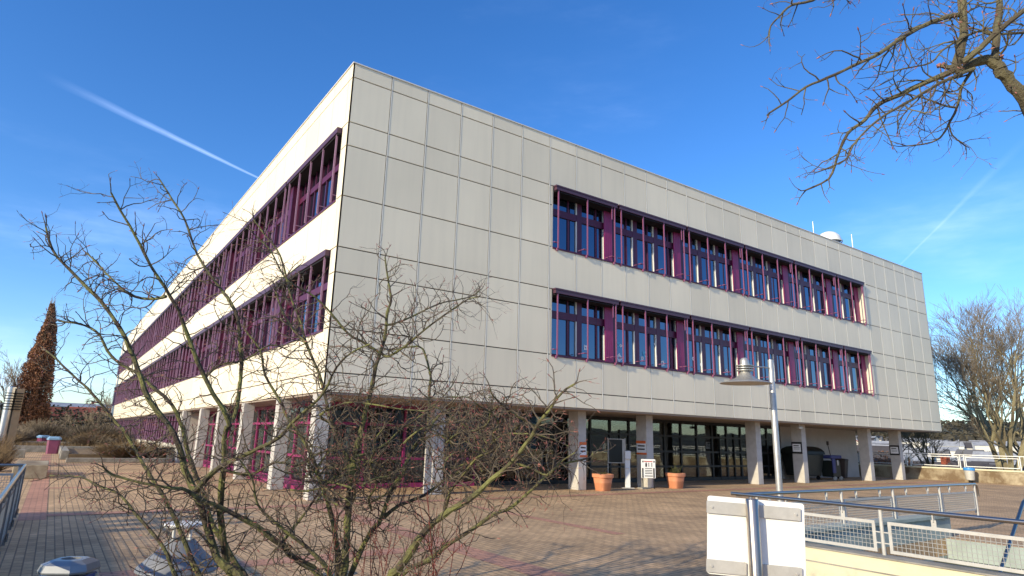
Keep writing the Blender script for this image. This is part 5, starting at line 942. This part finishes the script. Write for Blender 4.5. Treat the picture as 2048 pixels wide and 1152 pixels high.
bg_tree('bare_tree','large bare tree at the left picture edge behind the lamp pillar',(-15.5,70,-.4),15.5,41,6,1,.6,.4,.34,mn=.026,m1='bark3')
bg_tree('bare_tree','bare tree left of the brown columnar tree, partly hidden by it',(-9.8,86,-.4),13.5,46,5,1,.55,.4,.28,mn=.03,m1='bark3')
bg_tree('bare_tree','small round bare tree between the columnar tree and the red roofs',(-2.8,60,-.3),5.6,52,5,1,.8,.2,.16,mn=.018,m1='bark3')
bg_tree('bare_tree','distant bare tree above the red roofs left of the building',(-.4,96,-.4),9.0,57,5,1,.7,.3,.22,mn=.03,m1='bark3')
# the brown columnar tree keeps its dry leaves
k=thing('columnar_tree','tall brown columnar tree with dry leaves beside the lamp pillar','tree',(-7.25,72,-.3)); r=random.Random(8); k.scale=(1.12,1.12,1.03)
mb=MB(); tw=MB(); lf=MB()
for s in range(3): mb.tube([Vector((-.7+s*.7,0,0)),Vector((-.4+s*.5,.1,4)),Vector((-.4+s*.3,0,9)),Vector((-.4+s*.05,0,14.4))],[.22,.16,.09,.02],7)
mb.build('trunk','bark3',k,smooth=True,recalc=False)
def prof(z):   # left and right half width, following the slanted outline
    t=z/15.2
    t=max(0,t)
    K=((0,-.6,.6),(.09,-1.9,1.2),(.2,-2.3,1.5),(.35,-1.9,1.6),(.5,-1.15,1.55),(.7,-.25,1.6),(.85,.4,1.5),(1.0,.85,1.15),(1.2,.9,1.1))
    for (a,l0,r0),(b,l1,r1) in zip(K[:-1],K[1:]):
        if t<=b: u=(t-a)/(b-a); return l0+(l1-l0)*u-1.4*t,r0+(r1-r0)*u-1.4*t
    return -.5,-.3
for i in range(46000):
    z=1.7+13.4*r.random()**1.15; l,rr=prof(z); cx=(l+rr)/2; hw=(rr-l)/2
    a=r.uniform(0,6.283); q=(r.random()**.55)
    den=mnoise.noise((math.cos(a)*hw*1.1+5,math.sin(a)*hw*1.1,z*.55))
    if den<-.12 and r.random()<.8: continue
    hw2=hw*(1+.22*mnoise.noise((a*1.3,z*.9,2)))
    p=Vector((cx+hw2*q*math.cos(a),hw2*q*math.sin(a)*1.0,z)); u=jitter(r,1).normalized()*r.uniform(.07,.12); v=u.cross(jitter(r,1)).normalized()*r.uniform(.05,.09)
    lf.add([tuple(p-u),tuple(p+v),tuple(p+u),tuple(p-v)],[(0,1,2,3)])
for i in range(700):
    z=r.uniform(1.5,14.2); l,rr=prof(min(15,z+1.2)); cx=(l+rr)/2; hw=(rr-l)/2*1.06; a=r.uniform(0,6.283)
    b=Vector((cx*.6,0,z)); e=Vector((cx+hw*math.cos(a),hw*math.sin(a),z+r.uniform(.9,2.0))); tw.tube([b,b.lerp(e,.5)+jitter(r,.15),e],[.03,.02,.008],3,cap=False)
lf.build('crown','dleaf',k,recalc=False); tw.build('branch','bark5',k,recalc=False)
# brown oak-like bush seen through the colonnade
def leafbush(name,label,loc,rx_,ry_,rz_,n,m,seed,cat='shrub',group=None,ls=.10,twn=120):
    k=thing(name,label,cat,loc,0,group); r=random.Random(seed); lf=MB(); tw=MB()
    for i in range(n):
        d=jitter(r,1); d.normalize(); q=r.random()**.4; 
        s=1+.35*mnoise.noise((d.x*2+seed,d.y*2,d.z*2)); 
        if mnoise.noise((d.x*q*3,d.y*q*3+seed,d.z*q*3))<-.12: continue
        p=Vector((d.x*rx_*q*s,d.y*ry_*q*s,rz_+d.z*rz_*q*s*.95)); u=jitter(r,1).normalized()*ls*r.uniform(.6,1.2); v=u.cross(jitter(r,1)).normalized()*ls*.6
        lf.add([tuple(p-u),tuple(p+v),tuple(p+u),tuple(p-v)],[(0,1,2,3)])
    for i in range(twn):
        d=jitter(r,1); d.z=abs(d.z); d.normalize(); e=Vector((d.x*rx_*1.1,d.y*ry_*1.1,rz_+d.z*rz_*1.1)); b=Vector((d.x*.15*rx_,d.y*.15*ry_,0)); tw.tube([b,b.lerp(e,.5)+jitter(r,.12*rz_),e],[.02*rz_+.006,.012*rz_+.003,.005],3,cap=False)
    tw.build('branches','bark5',k,recalc=False); 
    if n: lf.build('foliage',m,k,recalc=False)
    return k
leafbush('brown_leaved_tree','rust brown leafy tree seen between the columns behind the parapet',(64,17.2,-3.6),4.2,4.2,2.5,9000,'dleaf',5,'tree',ls=.13,twn=160)
# dry shrubs and grass on the left
def drybush(label,loc,w,h,seed,m='dgrass',group=None,n=520,rad=.008):
    k=thing('dry_shrub',label,'shrub',loc,0,group); r=random.Random(seed); mb=MB()
    for i in range(n):
        a=r.uniform(0,6.283); q=math.sqrt(r.random()); b=Vector((q*w*.35*math.cos(a),q*w*.35*math.sin(a),0)); e=Vector((q*w*math.cos(a)+r.uniform(-.15,.15),q*w*math.sin(a)+r.uniform(-.15,.15),h*(1.05-.5*q*q)*r.uniform(.6,1.1)))
        mb.tube([b,b.lerp(e,.6)+jitter(r,.08*w),e],[rad*1.4,rad,rad*.4],3,cap=False)
    mb.build('stems',m,k,recalc=False); return k
drybush('mound of dead brown grass lying over the low kerb near the building',(-1.6,24.6,.1),2.2,.95,1,n=1500,rad=.010)
drybush('tuft of dry grass at the foot of the lamp pillar',(-7.4,18.2,0),1.1,1.35,2,n=700,rad=.008)
drybush('second smaller tuft of dry grass left of the square block',(-7.1,14.0,0),.9,1.0,3,n=500,rad=.007)
protos=[drybush('low dry brown shrub among many beyond the paving on the left',(-3,39.5,.3),1.6,.95,11,group='dry shrubs beyond the paving',n=750,rad=.014),
 drybush('low dry brown shrub among many beyond the paving on the left',(-8,46,.4),2.0,1.25,12,m='bark5',group='dry shrubs beyond the paving',n=800,rad=.017),
 drybush('low dry brown shrub among many beyond the paving on the left',(-2,47,.4),1.8,1.15,13,m='bark2',group='dry shrubs beyond the paving',n=800,rad=.016)]
r=random.Random(77)
for i in range(46):
    y=37.5+r.random()**.8*40; x=r.uniform(-15,-.9) if y<44 else r.uniform(-18,-1.2)
    if 36.3<y<43 and x<-3.6 and r.random()<.6: x=-1.2-r.random()*2
    if y<45.5 and -6.8<x<-4.6: continue
    c=copy_tree(r.choice(protos),loc=(x,y,.3),rz=r.uniform(0,6)); s=r.uniform(.7,1.35); c.scale=(s,s,s*r.uniform(.8,1.2))
# grass between
mb=MB(); r=random.Random(5)
for i in range(16000):
    y=36.6+r.random()**1.3*30; x=r.uniform(-16,-.2); 
    if 40.2<y<43.4 and False: continue
    h=r.uniform(.12,.4); z=.28; a=r.uniform(0,6.28); w=.02; lx=r.uniform(-.12,.12)
    mb.add([(x-w*math.cos(a),y-w*math.sin(a),z),(x+w*math.cos(a),y+w*math.sin(a),z),(x+lx,y+r.uniform(-.1,.1),z+h)],[(0,1,2)])
mb.build('dry_grass','dgrass',kind='stuff',recalc=False)
# ---------------------------------------------------------------- houses
def house(label,x,y,z,L,Wd,he,hr,wallm,roofm,rz,group=None,win=True):
    k=thing('house',label,'house',(x,y,z),rz,group)
    mb=MB(); mb.box((-L/2,-Wd/2,-6),(L/2,Wd/2,he)); mb.add([(-L/2,-Wd/2,he),(-L/2,Wd/2,he),(-L/2,0,he+hr)],[(0,1,2)]); mb.add([(L/2,-Wd/2,he),(L/2,Wd/2,he),(L/2,0,he+hr)],[(0,2,1)]); mb.build('wall',wallm,k,recalc=False)
    mb=MB(); e=.35; t=.12; sl=hr/(Wd/2)
    for s in (-1,1):
        a=(-L/2-e,s*(Wd/2+e),he-sl*e+.02); b=(L/2+e,s*(Wd/2+e),he-sl*e+.02); c=(L/2+e,0,he+hr+.02); d=(-L/2-e,0,he+hr+.02)
        mb.add([a,b,c,d]+[(p[0],p[1],p[2]+t) for p in (a,b,c,d)],[(0,1,2,3),(4,7,6,5),(0,4,5,1),(1,5,6,2),(2,6,7,3),(3,7,4,0)])
    ro=mb.build('roof',roofm,k)
    if win:
        mb=MB(); mb.box((L*.2,-.3,he+hr*.4),(L*.2+.6,.3,he+hr+.7)); mb.build('chimney','rtile',ro)
        n=max(2,int(L/2.6))
        for s in (-1,1):
            for i in range(n):
                xx=-L/2+L*(i+.5)/n; mb=MB(); mb.box((xx-.5,s*Wd/2-.04,he-1.7),(xx+.5,s*Wd/2+.04,he-.5)); mb.build('window','hwin',k)
        for s in (-1,1):
            mb=MB(); mb.box((s*L/2-.04,-.5,he-1.6),(s*L/2+.04,.5,he-.4)); mb.build('window','hwin',k)
    return k
house('house with bright red tiled roof left of the building end',-2.2,128,-4.6,15,9,6.6,3.0,'hwall','rtile',.25)
house('second red roofed house right behind the small round bare tree',4.2,133,-5,16,9,7.4,3.0,'hyel','rtile',-.2)
house('pale blue house with dark roof below the red roofs',-3.4,108,-4.6,7,7,4.6,1.8,'hblue','hroofw',.5)
house('small white gabled house beside the columnar tree',-7.5,111,-5,6,6,4.8,2.4,'hwall','hroofw',1.2)
house('yellow house with flat pale roof above the red roofs',-2,180,-5,18,10,11.5,1.0,'hyel','hroofw',.1)
house('dark roofed house right behind the parapet in front of the white town',70,10.5,-9.2,13,9,5.9,3.6,'hwall','dtile',R(78))
house('dark roofed house farther right behind the big bare tree',72,-3,-9.2,13,10,6.0,3.6,'hwall','dtile',R(95))
house('dark roofed house seen under the building between the columns',66,22,-8.4,10,9,6.2,4.0,'hwall','dtile',R(120))
house('orange red house far behind the columns under the building end',112,47,-12,16,10,12.5,3.5,'hwall','rtile',R(40))
# the pale town in the valley on the right
r=random.Random(12); tp=[]
G='pale houses of the town in the valley'
lab='pale roofed house among many in the valley on the right'
for i in range(4):
    tp.append(house(lab,0,0,0,r.uniform(12,20),r.uniform(9,12),r.uniform(5,8),r.uniform(2,3.4),'hwall',('hroofw','hroofg','hroofw','dtile')[i],0,G,win=False))
cnt=0
for i in range(600):
    a=R(r.uniform(60,82)); d=150+r.random()**.8*620; x=-5+d*math.sin(a); y=-16+d*math.cos(a)
    if x<120: continue
    z=terrain(x,y)
    if cnt<4: c=tp[cnt]; c.location=(x,y,z); c.rotation_euler=(0,0,r.uniform(-.3,.3)+1.9)
    else: c=copy_tree(tp[cnt%4],loc=(x,y,z),rz=r.uniform(-.35,.35)+1.9)
    cnt+=1
    if cnt>=170: break
# small bare trees among the houses
r=random.Random(31)
tb=bg_tree('valley_tree','small bare tree among the pale houses in the valley',(170,70,-14),7,61,3,1,.7,.3,.2,group='bare trees between the valley houses',mn=.09,m1='bark3')
for i in range(110):
    a=R(r.uniform(58,84)); d=110+r.random()*420; x=-5+d*math.sin(a); y=-16+d*math.cos(a); c=copy_tree(tb,loc=(x,y,terrain(x,y)),rz=r.uniform(0,6)); s=r.uniform(.7,1.3); c.scale=(s,s,s)
# far woods on the hills: rough crowns as one mass
def woods(name,amin,amax,dmin,dmax,n,seed,m,sc=1,q=.7,kk=7):
    r=random.Random(seed); mb=MB()
    for i in range(n):
        a=R(r.uniform(amin,amax)); d=dmin+r.random()**1.2*(dmax-dmin); x=d*math.sin(a)-5; y=d*math.cos(a)-16; z=terrain(x,y)
        w=r.uniform(3,6)*sc; h=r.uniform(7,13)*sc
        for k in range(kk):
            p=Vector((x+r.uniform(-w,w),y+r.uniform(-w,w),z+h*r.uniform(.3,1))); u=jitter(r,1).normalized()*w*q; v=u.cross(jitter(r,1)).normalized()*w*q*.8
            mb.add([tuple(p-u),tuple(p+v),tuple(p+u),tuple(p-v)],[(0,1,2,3)])
    mb.build(name,m,kind='stuff',recalc=False)
MT['wood1']=mat('winter_wood',(.10,.085,.055),1,col2=(.055,.05,.035),scale=.05)
MT['wood2']=mat('conifer_wood',(.028,.036,.022),1,col2=(.05,.055,.03),scale=.05)
woods('distant_wood',50,90,620,2300,3400,3,'wood1',1.1)
woods('distant_wood_slope',-32,12,330,1500,2600,4,'wood2',1.0)
woods('winter_scrub',-30,4,86,240,420,6,'wood1',.38,.14,60)
woods('valley_scrub',56,84,75,620,700,9,'wood1',.36,.16,40)
# ---------------------------------------------------------------- low neighbour building out of frame on the left; it shades the foreground
k=thing('neighbour_building','low flat roofed neighbouring building left of the plaza, outside the picture','building',(-15.1,-18,0))
mb=MB(); mb.box((-12,-14,-.2),(0,16.05,3.97)); mb.build('wall','reveal',k)
mb=MB(); mb.box((-12,-14,3.971),(-.02,16.0,4.0)); mb.build('roof','roof',k)
for i in range(9):
    mb=MB(); mb.box((-.01,-13+i*3.2,1.0),(.03,-11+i*3.2,2.6)); mb.build('window','hwin',k)
for y,w,h in ((14.9,.35,1.0),(14.0,.22,1.05),(13.45,.18,1.0),(12.8,.2,1.0)):  # unseen upright slabs added so their shadows stripe the paving
    mb=MB(); mb.box((-1.2,y-w/2,4.0),(-.2,y+w/2,4.0+h)); mb.build('chimney','conc',k)
# opposite row behind the camera (mirrored in the ground-floor glass)
k=thing('school_annex','long two storey annex opposite the entrance, behind the viewpoint','building',(18,-52,0))
mb=MB(); mb.box((-30,-8,0),(34,0,7.2)); mb.build('wall','reveal',k)
for z in (1.0,4.4):
    for i in range(20):
        mb=MB(); mb.box((-28+i*3.1,0,z),(-26+i*3.1,.05,z+1.7)); mb.build('window','hwin',k)
mb=MB(); mb.box((-30.2,-8.2,7.2),(34.2,.2,7.4)); mb.build('roof','roof',k)
bg_tree('bare_tree','bare tree in front of the annex behind the viewpoint, nearer the viewer',(9,-38,0),11,71,5,1,.6,.4,.28,mn=.02)
bg_tree('bare_tree','bare tree in front of the annex behind the viewpoint, farther right',(24,-42,0),12,75,5,1,.6,.4,.28,mn=.02)
# fix the first labels of repeated posts so each top-level thing reads on its own
bpy.context.view_layer.update()
